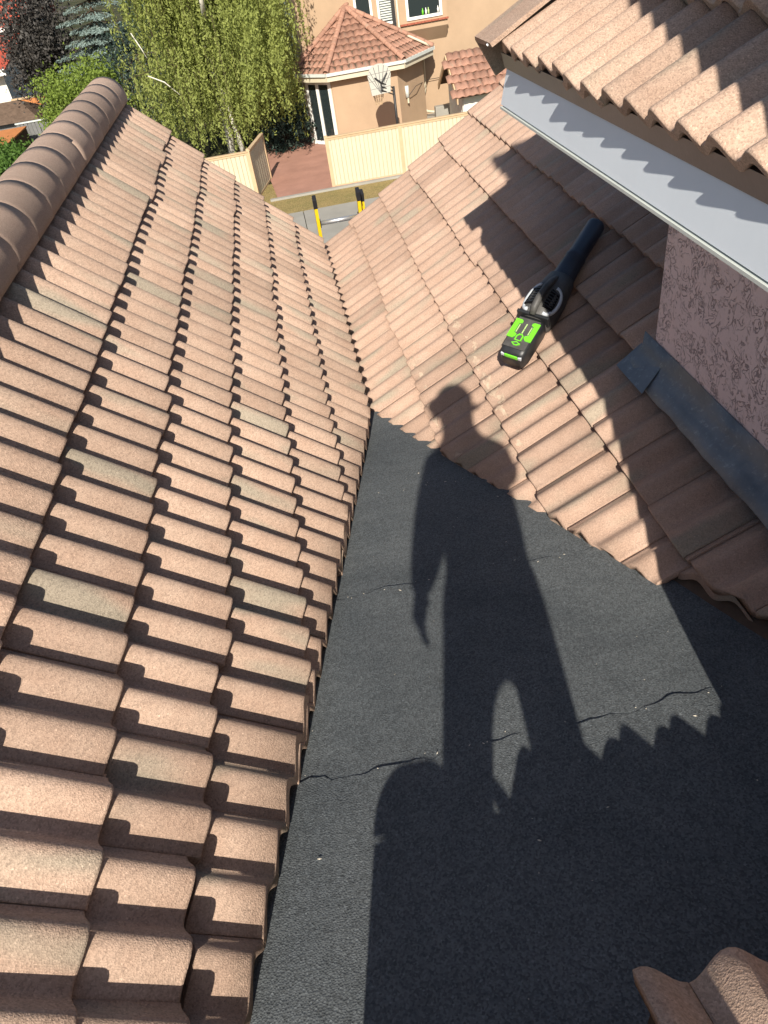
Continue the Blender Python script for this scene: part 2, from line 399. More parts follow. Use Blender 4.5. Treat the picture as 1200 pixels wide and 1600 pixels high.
# ------------------------------------------------------------------ opposite slope
rr = empty('tile_roof', (2.2, 0, -.45), 'sunlit pale terracotta tile slope that the leaf blower lies on', 'roof')
cutR = (V(1.083, .59, 0), V(1, .345, 0).normalized())
rowsR = [-(k) * ER for k in range(5, -3, -1)]
def skR(p): return (p.x > 2.36 and p.y < -.72) or (p.y < -2.3)
cutR2 = (V(1.083 + .075, .59, 0), V(1, .345, 0).normalized())
tile_field(rr, OR, dR, (0, -1, 0), rowsR, ER + .055, -3.75, 1.50, long_tile, clips=[cutR], v0=-1.95 + .3 * PIT, skip=skR)
tile_field(rr, OR, dR, (0, -1, 0), rowsR, ER + .055, 1.50, 2.3, long_tile, clips=[cutR2], v0=1.50, skip=skR, stagger=0)
m = MB(); RP = lambda s, y, wv: OR + dR * s + nR * wv + V(0, y, 0)
m.prism([RP(-5.6 * ER, 3.68, -.07), RP(1.6 * ER, 3.68, -.07), RP(1.6 * ER, .6, -.07), RP(-1.2 * ER, -2.2, -.07), RP(-5.6 * ER, -2.2, -.07)], nR * -.03)
part(m, 'roof_deck', 'deck_wood', rr)
m = MB(); m.prism([V(3.17, 3.8, .07), V(4.6, 3.8, -.85), V(4.6, -2.2, -.85), V(3.17, -2.2, .07)], (0, 0, -.04)); part(m, 'roof_deck', 'deck_wood', rr)
# pale mortar smears following the tile surface just above two course noses
def surfR(ri, d, v):
    t = ((v - (-1.95 + .3 * PIT) - (ri % 2) * TW * .5) / TW) % 1
    return .033 * (.5 - .5 * math.cos(4 * math.pi * t)) - .0165 - d / (ER + .055) * .034
for k in range(44):
    ri = random.choice((5, 5, 6)); vv = random.uniform(-1.0, .55) if ri == 5 else random.uniform(-.9, .35)
    d0 = abs(random.gauss(.0, .02)) + .03; rx, ry = random.uniform(.006, .024), random.uniform(.008, .03); ph = rnd() * 6
    m = MB(); n = 12; vs = [(d0, vv, 0)]
    for q in range(n):
        t = 2 * math.pi * q / n; f_ = 1 + .35 * math.sin(3 * t + ph) + .2 * math.sin(5 * t + 2 * ph); vs.append((max(.008, d0 + rx * f_ * math.cos(t)), vv + ry * f_ * math.sin(t), 0))
    P3 = [OR + dR * (rowsR[ri] - d) + V(0, -v_, 0) + nR * (surfR(ri, d, v_) + .0025) for d, v_, _ in vs]
    m.add(P3 + [p - nR * .004 for p in P3[1:]], [(0, q + 1, (q + 1) % n + 1) for q in range(n)] + [(q + 1, n + 1 + q, n + 1 + (q + 1) % n, (q + 1) % n + 1) for q in range(n)])
    part(m, 'mortar_smear', 'mortar_pale', rr)

# ------------------------------------------------------------------ black roofing membrane in the valley
mem = empty('flat_roof', (1.2, -1.5, -.75), 'black mineral felt roofing in the valley with three cracked lap seams', 'roof')
def zc(y): return -1.15 + .2 * (.5 - y)
edges = [.75, -.03, -.43, -1.205, -2.01, -2.83, -3.62, -4.6]
for i in range(len(edges) - 1):
    yf, yn = edges[i], edges[i + 1]
    m = MB(); nx, ny = 130, 6; xs0, xs1 = -.12 + .0, 2.45
    ph = rnd() * 9
    def edge(x, i=i, ph=ph): return .012 * math.sin(x * 3 + ph) + .007 * math.sin(x * 9.3 + 2 * ph) + .005 * math.sin(x * 31 + ph) + .004 * math.sin(x * 67) + random.gauss(0, .003)
    top = []
    for a in range(nx + 1):
        x = xs0 + (xs1 - xs0) * a / nx
        for b_ in range(ny + 1):
            t = b_ / ny; yy = yf + (edge(x) if b_ == 0 else 0) - (yf - yn + .07) * t
            lift = .0045 * (1 - t) + .004 * math.sin(x * 4 + yy * 5) * (t * (1 - t)) * 4 + (.003 * math.sin(x * 23 + ph) if b_ == 0 else 0)
            top.append((x, yy, zc(yy) + lift + .0))
    fs = []; N = ny + 1
    for a in range(nx):
        for b_ in range(ny): fs.append((a * N + b_, (a + 1) * N + b_, (a + 1) * N + b_ + 1, a * N + b_ + 1))
    o = len(top)
    skirt = [(top[a * N][0], top[a * N][1] + .001, top[a * N][2] - .02) for a in range(nx + 1)]
    fs += [(a * N, o + a, o + a + 1, (a + 1) * N) for a in range(nx)]
    m.add(top + skirt, fs); ob = part(m, 'membrane_sheet', 'membrane', mem, smooth=False)
# pale crumbs along the seams and scattered scraps
m = MB()
for k in range(120):
    if k < 45:
        ys = random.choice((-1.205, -2.01, -2.01, -.43)); x = random.uniform(.55, 1.85); yy = ys + random.gauss(.004, .012); r = random.uniform(.0007, .002)
    else:
        yy = random.uniform(-3.0, .3); x = random.uniform(.45, 1.9); r = random.choice((.0008, .001, .001, .0015, .0022))
    c = V(x, yy, zc(yy) + .008); t = rnd() * 6.3; u = V(math.cos(t), math.sin(t), 0); q = V(-math.sin(t), math.cos(t), 0)
    L_ = r * random.uniform(1, 3.5)
    m.add([c - u * L_, c + q * r, c + u * L_, c - q * r, c + V(0, 0, r)], [(0, 1, 4), (1, 2, 4), (2, 3, 4), (3, 0, 4)])
o = part(m, 'debris_crumbs', 'scrap_pale', mem); tag(o, kind='stuff')

# ------------------------------------------------------------------ upper storey on the right: roof, fascia, stucco wall, flashing
OU = V(1.712, 0, .70); dU = V(-math.cos(aU), 0, -math.sin(aU)); nU = V(-math.sin(aU), 0, math.cos(aU))
ru = empty('tile_roof', (2.4, -1.2, 1.0), 'upper tile roof slope whose scalloped eave overhangs the pale fascia board', 'roof')
up_tile = tile_mesh('roof_tile_upper_mesh', ER + .055, th=.024, seg=20)
tile_field(ru, OU, dU, (0, -1, 0), [-k * ER for k in range(5, -1, -1)], ER + .055, 0.0, 2.50, up_tile, v0=.0)
UP = lambda s, y, wv: OU + dU * s + nU * wv + V(0, y, 0)
m = MB(); m.prism([UP(-.03, .08, -.06), UP(-1.95, .08, -.06), UP(-1.95, -2.5, -.06), UP(-.03, -2.5, -.06)], nU * -.05); part(m, 'roof_deck', 'deck_wood', ru)
# rake (barge) tiles: L-shaped trim with a drop leg
for k in range(5):
    m = MB(); s0 = .03 - k * .36; s1 = s0 - .40; e = .012 * 1
    def q(s, y, wv): return UP(s, y, wv - (.0 if s == s0 else .02) )
    prof = [(-.075, .040), (.15, .040), (.185, .020), (.19, -.135), (.172, -.135), (.166, .010), (-.075, .024)]
    A = [q(s0, y_, w_) for y_, w_ in prof]; B = [q(s1, y_, w_) for y_, w_ in prof]; n = len(prof)
    m.add(A + B, [tuple(range(n)), tuple(reversed(range(n, 2 * n)))] + [(i, (i + 1) % n, n + (i + 1) % n, n + i) for i in range(n)])
    part(m, 'rake_tile', 'roof_tile', ru)
# screw heads on the rake
m = MB(); m.tube([UP(.028, -.03, .03), UP(.036, -.03, .03)], .006, 8); part(m, 'screw', 'aluminium', ru)

hs = empty('house_wall', (2.6, -1.5, 0), 'pink stucco wall with a wide pale fascia board under the eave', 'wall')
m = MB(); m.bx((2.196, -2.5, -1.4), (4.6, -.545, .50)); m.prism([(2.196, -.545, .5), (4.6, -.545, .5), (4.6, -.545, 2.0)], (0, -1.95, 0)); part(m, 'wall', 'stucco_pink', hs)
m = MB(); m.prism([(1.730, .03, .492), (1.757, .03, .612), (1.785, .03, .608), (1.758, .03, .488)], (0, -2.53, 0)); part(m, 'fascia_board', 'fascia_paint', hs)
m = MB(); m.bx((1.724, -2.5, .478), (1.80, .02, .4865)); part(m, 'fascia_trim', 'pale_gutter', hs)
m = MB(); m.bx((1.79, -2.5, .488), (2.196, .02, .50)); part(m, 'soffit', 'fascia_paint', hs)
m = MB(); m.prism([(1.738, .04, .668), (1.752, .04, .6135), (1.768, .04, .6135), (1.778, .04, .666)], (0, -2.57, 0)); part(m, 'drip_edge', 'drip_metal', hs)
m = MB(); m.bx((1.79, .005, .50), (2.9, .03, .632)); part(m, 'gable_board', 'fascia_paint', hs)
# step flashing bent over the tiles at the foot of the wall
fl = MB(); ny = 22; rows = []
for a in range(ny + 1):
    yy = -.455 - 2.0 * a / ny; wob = .0025 * math.sin(a * 1.3) + .002 * math.sin(a * 2.9)
    x0 = 2.097 + wob; x1 = 2.185
    z0 = OR.z + (x0 - OR.x) * math.tan(aR) + .034 + .004 * math.sin(a * 1.7); z1 = OR.z + (x1 - OR.x) * math.tan(aR) + .046
    rows.append([(x0, yy, z0 - .006), (x0, yy, z0), ((x0 + x1) / 2, yy, (z0 + z1) / 2 + .006 * math.sin(a * 2.1)), (x1, yy, z1), (2.191, yy, z1 + .06 + .004 * math.sin(a)), (2.193, yy, z1 + .062)])
vs = [p for r in rows for p in r]; n = 6
fl.add(vs, [(a * n + i, a * n + i + 1, (a + 1) * n + i + 1, (a + 1) * n + i) for a in range(ny) for i in range(n - 1)])
part(fl, 'flashing', 'flashing_metal', hs, smooth=True)
fp = MB(); T = []       # lapped patch near the end with a curled corner
for a in range(6):
    t = a / 5; yy = -.455 - .19 * t
    for b_ in range(5):
        u = b_ / 4; x = 2.075 + .115 * u; yv = yy - (.07 * (1 - u) * t if a else 0) + (.02 * u * (1 - t))
        T.append((x, yv, OR.z + (x - OR.x) * math.tan(aR) + .038 + .003 * t * t * (1 + .4 * math.sin(3 * u)) + .002))
fp.add(T, [(a * 5 + i, a * 5 + i + 1, (a + 1) * 5 + i + 1, (a + 1) * 5 + i) for a in range(5) for i in range(4)])
part(fp, 'flashing_patch', 'flashing_metal', hs, smooth=True)

# taller block beside the photographer, out of frame: it throws the long shadow edge
tb = empty('house_wall', (2.4, -3.6, 0), 'tall pink stucco corner of the house beside the standing person', 'wall')
m = MB(); m.bx((1.645, -5.2, -1.2), (4.6, -2.502, 3.0)); part(m, 'wall', 'stucco_pink', tb)
m = MB(); m.bx((1.5, -5.3, 3.0), (4.7, -2.36, 3.12)); part(m, 'coping', 'fascia_paint', tb)

# gable walls beneath the two slopes
gw = empty('house_wall', (1, 3.3, -3), 'pink stucco end wall under the two tile slopes at the ladder', 'wall')
m = MB(); m.prism([(-1.75, 3.12, -6), (4.4, 3.12, -6), (4.4, 3.12, -.85), (3.17, 3.12, -.06), (1.06, 3.12, -1.36), (-.41, 3.12, .16), (-1.75, 3.12, -1.1)], (0, .14, 0)); part(m, 'wall', 'stucco_pink', gw)
# ------------------------------------------------------------------ tiled apron the photographer looks over
ra = empty('tile_roof', (1.2, -3.0, -.1), 'small tile apron with a wavy nose at the near edge of the black felt', 'roof')
dP = V(0, math.cos(aP), -math.sin(aP)); nP = V(0, math.sin(aP), math.cos(aP)); OP = V(0, -2.768, -.166)
ap_tile = tile_mesh('roof_tile_apron_mesh', .36, h=.043, th=.022, seg=24, ex=.9)
tile_field(ra, OP, dP, (-1, 0, 0), [0], .36, -1.64, -1.122, ap_tile, v0=-1.134 - .25 * TW, stagger=0, jit=.4)
ap1 = OP + V(0, -.262, .262 * .715)
ap2_tile = tile_mesh('roof_tile_apron_top_mesh', .36, h=.070, th=.022, seg=24, ex=.85)  # unseen upper course, rolls made deeper to enlarge the scallops it casts
tile_field(ra, ap1, dP, (-1, 0, 0), [0], .36, -1.64, -.70, ap2_tile, v0=-1.134 - .25 * TW, stagger=0, jit=.4)
m = MB(); c0 = ap1 + V(.668, 0, 0) - nP * .045
m.prism([c0 + V(.088 * math.cos(t), 0, 0) + nP * (.092 * math.sin(t)) for t in [math.pi * q / 16 for q in range(17)]], dP * -.36); part(m, 'hip_cap', 'ridge_tile', ra, smooth=False)
m = MB(); a = [V(.582, -3.30, .16), V(.582, -3.06, -.02), V(.582, -3.06, -.55), V(.582, -3.30, -.55)]; m.prism(a, (1.058, 0, 0)); part(m, 'apron_curb', 'deck_wood', ra)
m = MB(); a = [V(1.14, -3.05, .0), V(1.14, -2.80, -.19), V(1.14, -2.80, -.6), V(1.14, -3.05, -.6)]; m.prism(a, (.50, 0, 0)); part(m, 'apron_curb', 'deck_wood', ra)

# ------------------------------------------------------------------ leaf blower lying on the sunlit slope
T0 = V(1.795, .028, 0); T1 = V(2.415, .588, 0)
def onR(p, h): return V(p.x, p.y, OR.z + (p.x - OR.x) * math.tan(aR)) + nR * h
A0, A1 = onR(T0, .075), onR(T1, .065)
ax = (A1 - A0).normalized(); cv = (CAM - A0).normalized(); cv = (cv - ax * cv.dot(ax)).normalized(); az = ((nR - ax * nR.dot(ax)).normalized() * .45 + cv * .55).normalized(); ay = az.cross(ax)
BL = (A1 - A0).length
bl = empty('leaf_blower', tuple(A0), 'black cordless leaf blower with lime green battery pack lying on the tiles', 'leaf blower')
MBL = fr(V(0, 0, 0), ax, ay, az) @ Matrix.Diagonal((1, 1.16, 1.16, 1))
def bp(mb, name, mat, par=None, **kw): 
    if par is None: return mb.build(name, mat, bl, M=MBL, **kw)
    return mb.build(name, mat, par, **kw)
def loft(secs, n=20, pw=2.6):
    """secs: (x, halfwidth y, halfheight z, zc); superellipse sections along x"""
    m = MB(); vs = []
    for x, hy, hz, z0 in secs:
        for k in range(n):
            t = 2 * math.pi * k / n; c, s_ = math.cos(t), math.sin(t)
            vs.append((x, hy * math.copysign(abs(c) ** (2 / pw), c), z0 + hz * math.copysign(abs(s_) ** (2 / pw), s_)))
    fs = [(i * n + k, i * n + (k + 1) % n, (i + 1) * n + (k + 1) % n, (i + 1) * n + k) for i in range(len(secs) - 1) for k in range(n)]
    fs += [tuple(reversed(range(n))), tuple(range((len(secs) - 1) * n, len(secs) * n))]
    return m.add(vs, fs)
tubeo = bp(loft([(.50, .058, .058, 0), (.53, .052, .052, 0), (.66, .046, .046, -.002), (.665, .048, .048, -.002), (.685, .048, .048, -.002), (.69, .044, .044, -.003), (BL - .012, .043, .043, -.008), (BL, .041, .041, -.008)], 24, 2), 'nozzle_tube', 'tube_blue_black', smooth=True)
bp(loft([(BL - .004, .036, .036, -.008), (BL + .001, .036, .036, -.008)], 24, 2), 'nozzle_mouth', 'vent_dark', smooth=True)
hous = bp(loft([(.215, .058, .052, .004), (.235, .072, .066, .008), (.30, .080, .075, .010), (.38, .078, .074, .010), (.45, .068, .066, .004), (.52, .060, .058, 0)], 24, 2.6), 'motor_housing', 'tool_grey', smooth=True)
# silver shoulder rings each side of the handle, with slatted vents
for sy in (-1, 1):
    m = MB(); pts = []
    for q in range(13):
        t = math.radians(-95 + 190 * q / 12); pts.append(V(.325 + .088 * math.sin(t) * .9, sy * (.030 + .042 * math.cos(t) * .8 + .008), .072 - .030 * math.cos(t) * .75))
    m.tube(pts, .0095, 8); bp(m, 'silver_ring', 'tool_silver', smooth=True)
    m = MB(); m.prism([V(.275, sy * .022, .083), V(.275, sy * .062, .060), V(.375, sy * .058, .060), V(.385, sy * .022, .083)], V(0, sy * .004, .006)); bp(m, 'air_vent', 'vent_dark')
    for q in range(6):
        x = .285 + .017 * q; m = MB(); m.prism([V(x, sy * .024, .090), V(x, sy * .060, .069), V(x + .005, sy * .060, .069), V(x + .005, sy * .024, .090)], V(0, 0, .003)); bp(m, 'vent_slat', 'tool_black')
# handle arch along the top
m = MB(); m.tube([(.22, 0, .075), (.25, 0, .098), (.30, 0, .108), (.37, 0, .104), (.43, 0, .085), (.48, 0, .058)], [.013, .016, .016, .015, .015, .012], 10); bp(m, 'handle', 'tool_grey', smooth=True)
m = MB(); m.tube([(.30, 0, .104), (.31, 0, .088)], .008, 8); bp(m, 'trigger', 'tool_black', smooth=True)
m = MB(); m.box((.228, 0, .045), (.016, .150, .055)); bp(m, 'rear_band', 'tool_black', bevel=.005)
batt = bp(loft([(-.012, .046, .036, .004), (0, .056, .046, .008), (.03, .061, .051, .010), (.19, .062, .052, .010), (.215, .060, .050, .010)], 24, 5), 'battery', 'tool_black', smooth=True)
def slab(pts, z, h, name, mat):
    m = MB(); m.prism([V(x, y_, z) for x, y_ in pts], V(0, 0, h)); o = m.build(name, mat, batt); return o
ZT = .0605
slab([(.02, -.05), (.20, -.05), (.20, .05), (.02, .05)], ZT, .002, 'battery_top', 'tool_grey')
for sy in (-1, 1):
    slab([(x, sy * y_) for x, y_ in ((.085, .020), (.098, .020), (.104, .034), (.160, .034), (.166, .022), (.178, .022), (.184, .030), (.184, .056), (.072, .056), (.072, .030))], ZT + .002, .004, 'green_panel', 'tool_green')
    slab([(x, sy * y_) for x, y_ in ((.108, .026), (.156, .026), (.156, .030), (.108, .030))], ZT + .002, .003, 'slot_line', 'tool_pale')
# the outlined D mark, its dashes and the latch
def strip(pts, wd, name, mat):
    m = MB()
    for (a0, b0), (a1, b1) in zip(pts[:-1], pts[1:]):
        d = V(a1 - a0, b1 - b0, 0); n_ = V(-d.y, d.x, 0).normalized() * wd / 2; p, q = V(a0, b0, ZT + .0021), V(a1, b1, ZT + .0021); e = d.normalized() * wd / 2
        m.prism([p - n_ - e, q - n_ + e, q + n_ + e, p + n_ - e], V(0, 0, .0012 + .0002 * len(m.f)))
    return m.build(name, mat, batt)
strip([(.066, -.014), (.066, .014), (.090, .014), (.100, .006), (.100, -.006), (.090, -.014), (.066, -.014)], .005, 'letter_mark', 'tool_green')
for x0, x1 in ((.112, .120), (.126, .132), (.140, .154), (.160, .166)): strip([(x0, 0), (x1, 0)], .005, 'dash_mark', 'tool_pale')
strip([(.10, -.047), (.155, -.047)], .006, 'tiny_print', 'tool_grey')
strip([(.046, -.018), (.056, 0), (.046, .018), (.036, .006), (.036, -.006), (.046, -.018)], .004, 'latch_mark', 'tool_green')
m = MB(); m.box((-.004, 0, .034), (.022, .062, .018)); m.build('release_button', 'tool_green', batt, bevel=.004)
for sy in (-1, 1): m = MB(); m.box((-.004, sy * .040, .034), (.02, .016, .016)); m.build('button_cheek', 'tool_silver', batt, bevel=.003)

# ------------------------------------------------------------------ extension ladder at the far eave
ld = empty('ladder', (1.23, 5.4, ZG + .05), 'yellow fibreglass extension ladder with black caps rising past the far eave', 'ladder')
top = V(0, 3.88, -.83); foot = V(0, 5.45, ZG + .055); ud = (top - foot).normalized(); Ln = (top - foot).length
ny_ = V(0, ud.z, -ud.y).normalized()          # horizontal-ish normal pointing outwards (+y)
def railbox(x, w_, d_, z0, z1, off, name, mat, par=ld, bev=.004):
    c = foot + ud * ((z0 + z1) / 2) + ny_ * off; M = fr(V(x, c.y, c.z), V(1, 0, 0), ny_, ud)
    m = MB(); m.box((0, 0, 0), (w_, d_, z1 - z0)); o = m.build(name, mat, par, bevel=bev); o.matrix_local = Matrix.Translation(-par.location) @ M; return o
for x in (1.035, 1.440):
    railbox(x, .030, .075, .0, Ln - .06, 0, 'rail', 'ladder_yellow'); railbox(x, .036, .085, Ln - .058, Ln + .03, 0, 'rail_cap', 'black_rubber')
    railbox(x, .05, .12, -.05, .06, 0, 'foot', 'black_rubber')
for x in (1.035, 1.482):
    railbox(x, .030, .075, .0, Ln - .13, .085, 'rail', 'ladder_yellow'); railbox(x, .034, .083, Ln - .128, Ln - .05, .085, 'rail_cap', 'black_rubber')
k = Ln - .24
while k > .2:
    m = MB(); c = foot + ud * k; m.tube([V(1.05, c.y, c.z), V(1.425, c.y, c.z)], .021, 10); o = m.build('rung', 'aluminium', ld, smooth=True); o.location = -ld.location
    for x in (1.053, 1.422): railbox(x, .012, .055, k - .03, k + .03, 0, 'rung_plate', 'black_rubber', bev=.002)
    k -= .305

# ------------------------------------------------------------------ fences
def fence(x0, y0, x1, y1, h, label, face=-1, cap='fence_tan', bw=.135):
    a = V(x0, y0, 0); b_ = V(x1, y1, 0); d = (b_ - a).normalized(); L = (b_ - a).length; nn = V(d.y, -d.x, 0)
    f = empty('fence', (x0, y0, ZG), label, 'fence')
    def bar(u0, u1, z0, z1, o0, o1, name, mat):
        m = MB(); m.prism([d * u0 + nn * o0 + V(0, 0, z0), d * u1 + nn * o0 + V(0, 0, z0), d * u1 + nn * o1 + V(0, 0, z0), d * u0 + nn * o1 + V(0, 0, z0)], V(0, 0, z1 - z0)); return m.build(name, mat, f)
    n = int(L / bw)
    for i in range(n): bar(i * L / n + .010, (i + 1) * L / n - .010, .10, h - .09, .012 + .002 * (i % 2), .030 + .002 * (i % 2), 'board', 'fence_cream')
    bar(0, L, .02, .10, -.02, .045, 'bottom_rail', cap); bar(0, L, h - .09, h - .02, -.03, .05, 'top_rail', cap); bar(-.02, L + .02, h - .02, h + .015, -.05, .075, 'top_cap', cap)
    np_ = max(1, round(L / 2.42))
    for i in range(np_ + 1):
        u = i * L / np_; bar(u - .055, u + .055, 0, h + (.05 if i == 0 else -.03), -.045, .058, 'post', cap)
    bar(0, L, .10, h - .09, -.02, .008, 'backing', 'fence_tan'); return f
fence(2.30, 23.12, 7.2, 23.02, 1.58, 'long cream board fence below the basketball hoop')
fence(-2.6, 23.55, -.33, 23.5, 1.52, 'short cream board fence under the weeping birch')
fence(-.30, 23.5, .20, 25.6, 1.55, 'tan fence gate panel standing open beside the red patio')

# ------------------------------------------------------------------ neighbour's house
nh = empty('neighbour_house', (5, 30, ZG), 'beige stucco house with an angled bay and small terracotta hipped roof', 'house')
def hp(mb, name, mat, par=nh, **kw):
    o = mb.build(name, mat, par, **kw)
    if par is nh: o.location = -nh.location
    return o
WB = 28.45; ZE = -3.45
bay = [(2.15, 31), (2.15, 29.55), (3.15, WB), (5.68, WB), (7.0, 30.1), (7.0, 31)]
m = MB(); m.prism([(x, y_, ZG) for x, y_ in bay], (0, 0, ZE - ZG + .05)); hp(m, 'bay_wall', 'stucco_beige')
m = MB(); m.bx((2.4, 31, ZG), (12.5, 37, 1.0)); hp(m, 'main_wall', 'stucco_beige')
m = MB(); m.prism([(2.0, 30.5, 1.0), (2.0, 37.5, 1.0), (2.0, 34, 3.2)], (11, 0, 0)); hp(m, 'main_roof', 'old_tile')
eave = [(1.75, 31), (1.75, 29.4), (2.98, 28.12), (5.92, 28.12), (7.4, 29.95), (7.4, 31)]
m = MB(); m.prism([(x, y_, ZE - .10) for x, y_ in eave], (0, 0, .12)); hp(m, 'soffit', 'cream_trim')
# gutter running round the eave
for (xa, ya), (xb, yb) in zip(eave[:-1], eave[1:]):
    a, b_ = V(xa, ya, 0), V(xb, yb, 0); d = (b_ - a).normalized(); nn = V(d.y, -d.x, 0)
    m = MB(); m.prism([a + nn * .003 + V(0, 0, ZE - .02), b_ + nn * .003 + V(0, 0, ZE - .02), b_ + nn * .10 + V(0, 0, ZE - .02), a + nn * .10 + V(0, 0, ZE - .02)], V(0, 0, .10)); hp(m, 'gutter', 'pale_gutter')
    m = MB(); m.prism([a + nn * .004 + V(0, 0, ZE - .20), b_ + nn * .004 + V(0, 0, ZE - .20), b_ + nn * .03 + V(0, 0, ZE - .20), a + nn * .03 + V(0, 0, ZE - .20)], V(0, 0, .178)); hp(m, 'fascia_board', 'cream_trim')
APX = V(4.30, 31.0, -1.72)
ntile = tile_mesh('bay_tile_mesh', .40, h=.05, th=.03, rise=.05, seg=8, W=.52, mat='old_tile', gap=.012)
br = hp(MB().add([V(x, y_, ZE + .06) for x, y_ in eave] + [APX - V(0, 0, .06)], [(i, i + 1, 6) for i in range(5)]), 'bay_roof', 'deck_wood')
class PW:  # parent adaptor: tiles under the bay roof part
    pass
def face_tiles(p0, p1, apex, par, mesh, E_=.34, W=.52):
    p0, p1, apex = V(*p0), V(*p1), V(*apex); e = (p1 - p0).normalized(); nn = e.cross(apex - p0).normalized()
    if nn.z < 0: nn = -nn
    dwn = V(nn.x, nn.y, 0); dwn = (dwn - nn * dwn.dot(nn)).normalized(); acr = nn.cross(dwn)
    hgt = abs((apex - p0).dot(dwn)); c = (p0 + p1 + apex) / 3
    cl = []
    for a, b_ in ((p0, apex), (p1, apex)):
        q = nn.cross(b_ - a).normalized()
        if (c - a).dot(q) < 0: q = -q
        cl.append((a, q))
    v_ = sorted(((p0 - c).dot(acr), (p1 - c).dot(acr), (apex - c).dot(acr)))
    s0 = (p0 - c).dot(dwn)
    rows = [s0 - k * E_ + .03 for k in range(int(hgt / E_) + 1)][::-1]
    tile_field(par, c + nn * .03, dwn, acr, rows, E_ + .06, v_[0], v_[2], mesh, clips=cl, W=W, jit=1.2)
for o_ in ('bay_roof',):
    pass
br.location = (0, 0, 0); br.parent = nh; br.matrix_local = Matrix.Translation(-nh.location)
class _P: pass
def tf_par(ob):  # tile_field expects .location to be the parent's world origin
    return ob
_old = loc_of
def loc_of(par, M):
    if par is br: return M
    return Matrix.Translation(-par.location) @ M
E3 = [V(x, y_, ZE + .07) for x, y_ in eave]
for i in range(5): face_tiles(E3[i], E3[i + 1], APX, br, ntile)
hipcap = cap_mesh('hip_cap_mesh', L=.42, r0=.11, r1=.095, hgt=.10, th=.02, n=8, mat='old_tile')
for i in (1, 2, 3, 4):
    a, b_ = E3[i] + V(0, 0, .08), APX + V(0, 0, .06); d = (b_ - a).normalized(); L = (b_ - a).length; k = .15
    sd = d.cross(V(0, 0, 1)).normalized(); uz = sd.cross(d)
    while k < L:
        o = bpy.data.objects.new('hip_cap', hipcap); COL.objects.link(o); o.parent = br; o.matrix_local = fr(a + d * k, sd, d, uz); k += .36
# patio door on the angled face
def wall_frame(a, b_, u, z): d = (b_ - a).normalized(); return a + d * u + V(0, 0, z)
def window(a, b_, u0, u1, z0, z1, name='window', fr_mat='white_trim', mull=(), out=.05, fw_=.07):
    a, b_ = V(*a, 0), V(*b_, 0); d = (b_ - a).normalized(); nn = V(d.y, -d.x, 0)
    def bar(ua, ub, za, zb, o0, o1, nm, mat, par):
        m = MB(); m.prism([a + d * ua + nn * o0 + V(0, 0, za), a + d * ub + nn * o0 + V(0, 0, za), a + d * ub + nn * o1 + V(0, 0, za), a + d * ua + nn * o1 + V(0, 0, za)], V(0, 0, zb - za))
        return m.build(nm, mat, par)
    fr_ = bar(u0, u0 + fw_, z0, z1, -.01, out, name, fr_mat, nh); fr_.location = -nh.location
    bar(u1 - fw_, u1, z0, z1, -.01, out, 'frame', fr_mat, fr_); bar(u0 + fw_, u1 - fw_, z1 - fw_, z1, -.01, out, 'frame', fr_mat, fr_); bar(u0 + fw_, u1 - fw_, z0, z0 + fw_, -.01, out, 'frame', fr_mat, fr_)
    for mu in mull: bar(mu - fw_ / 2, mu + fw_ / 2, z0 + fw_, z1 - fw_, -.01, out + .004, 'frame', fr_mat, fr_)
    us = [u0 + fw_] + [q for mu in mull for q in (mu - fw_ / 2, mu + fw_ / 2)] + [u1 - fw_]
    for q in range(0, len(us), 2): bar(us[q], us[q + 1], z0 + fw_, z1 - fw_, -.005, .015, 'pane', 'window_glass', fr_)
    return fr_
window((2.15, 29.55), (3.15, WB), .10, 1.42, ZG + .08, ZE - .22, 'patio_door', mull=(.72,), fw_=.13)
window((2.15, 31), (2.15, 29.55), .25, 1.35, ZG + .08, ZE - .22, 'patio_door', mull=(), fw_=.10)
m = MB(); m.tube([(6.05, WB + .35, -4.75), (6.05, WB + .35, -4.35)], .075, 10); o = hp(m, 'wall_light', 'pale_gutter', smooth=True)
m = MB(); m.tube([(6.07, WB + .35, -4.95), (6.07, WB + .35, -4.76)], .04, 8); o2 = m.build('lamp_base', 'cream_trim', o)
m = MB(); m.tube([(6.12, WB + .37, -4.7), (6.45, 29.0, -4.45), (7.3, 30.85, -4.62), (8.9, 30.95, -4.66)], .012, 6); hp(m, 'conduit', 'dark_metal')
# box bay window of the main wall
m = MB(); m.bx((6.30, 30.55, -2.62), (8.22, 31, .4)); m.prism([(6.30, 30.55, -2.62), (6.30, 30.55, -2.80), (6.30, 31, -3.28), (6.30, 31, -2.62)], (1.92, 0, 0)); hp(m, 'box_bay', 'stucco_beige')
window((6.30, 30.55), (8.22, 30.55), .30, 1.72, -2.46, -.7, 'window', fw_=.10)
for i in range(14):
    m = MB(); m.box((6.39 + i * .138, 30.51, -2.575), (.128, .10, .055)); hp(m, 'sill_brick', 'brick_red')
window((2.4, 31), (12.5, 31), 2.25, 2.95, -2.3, -.6, 'window', fw_=.09)
wd = window((2.4, 31), (12.5, 31), 3.15, 3.85, -2.5, -.6, 'window', fw_=.09)
for i in range(20):
    m = MB(); m.bx((5.66, 30.972, -2.36 + i * .08), (6.14, 30.978, -2.31 + i * .08)); m.build('blind_slat', 'pale_gutter', wd)
m = MB(); m.bx((6.10, 30.80, -2.6), (6.22, 30.995, .6)); hp(m, 'dark_strip', 'dark_metal')  # plain dark upright strip between the narrow window and the box bay
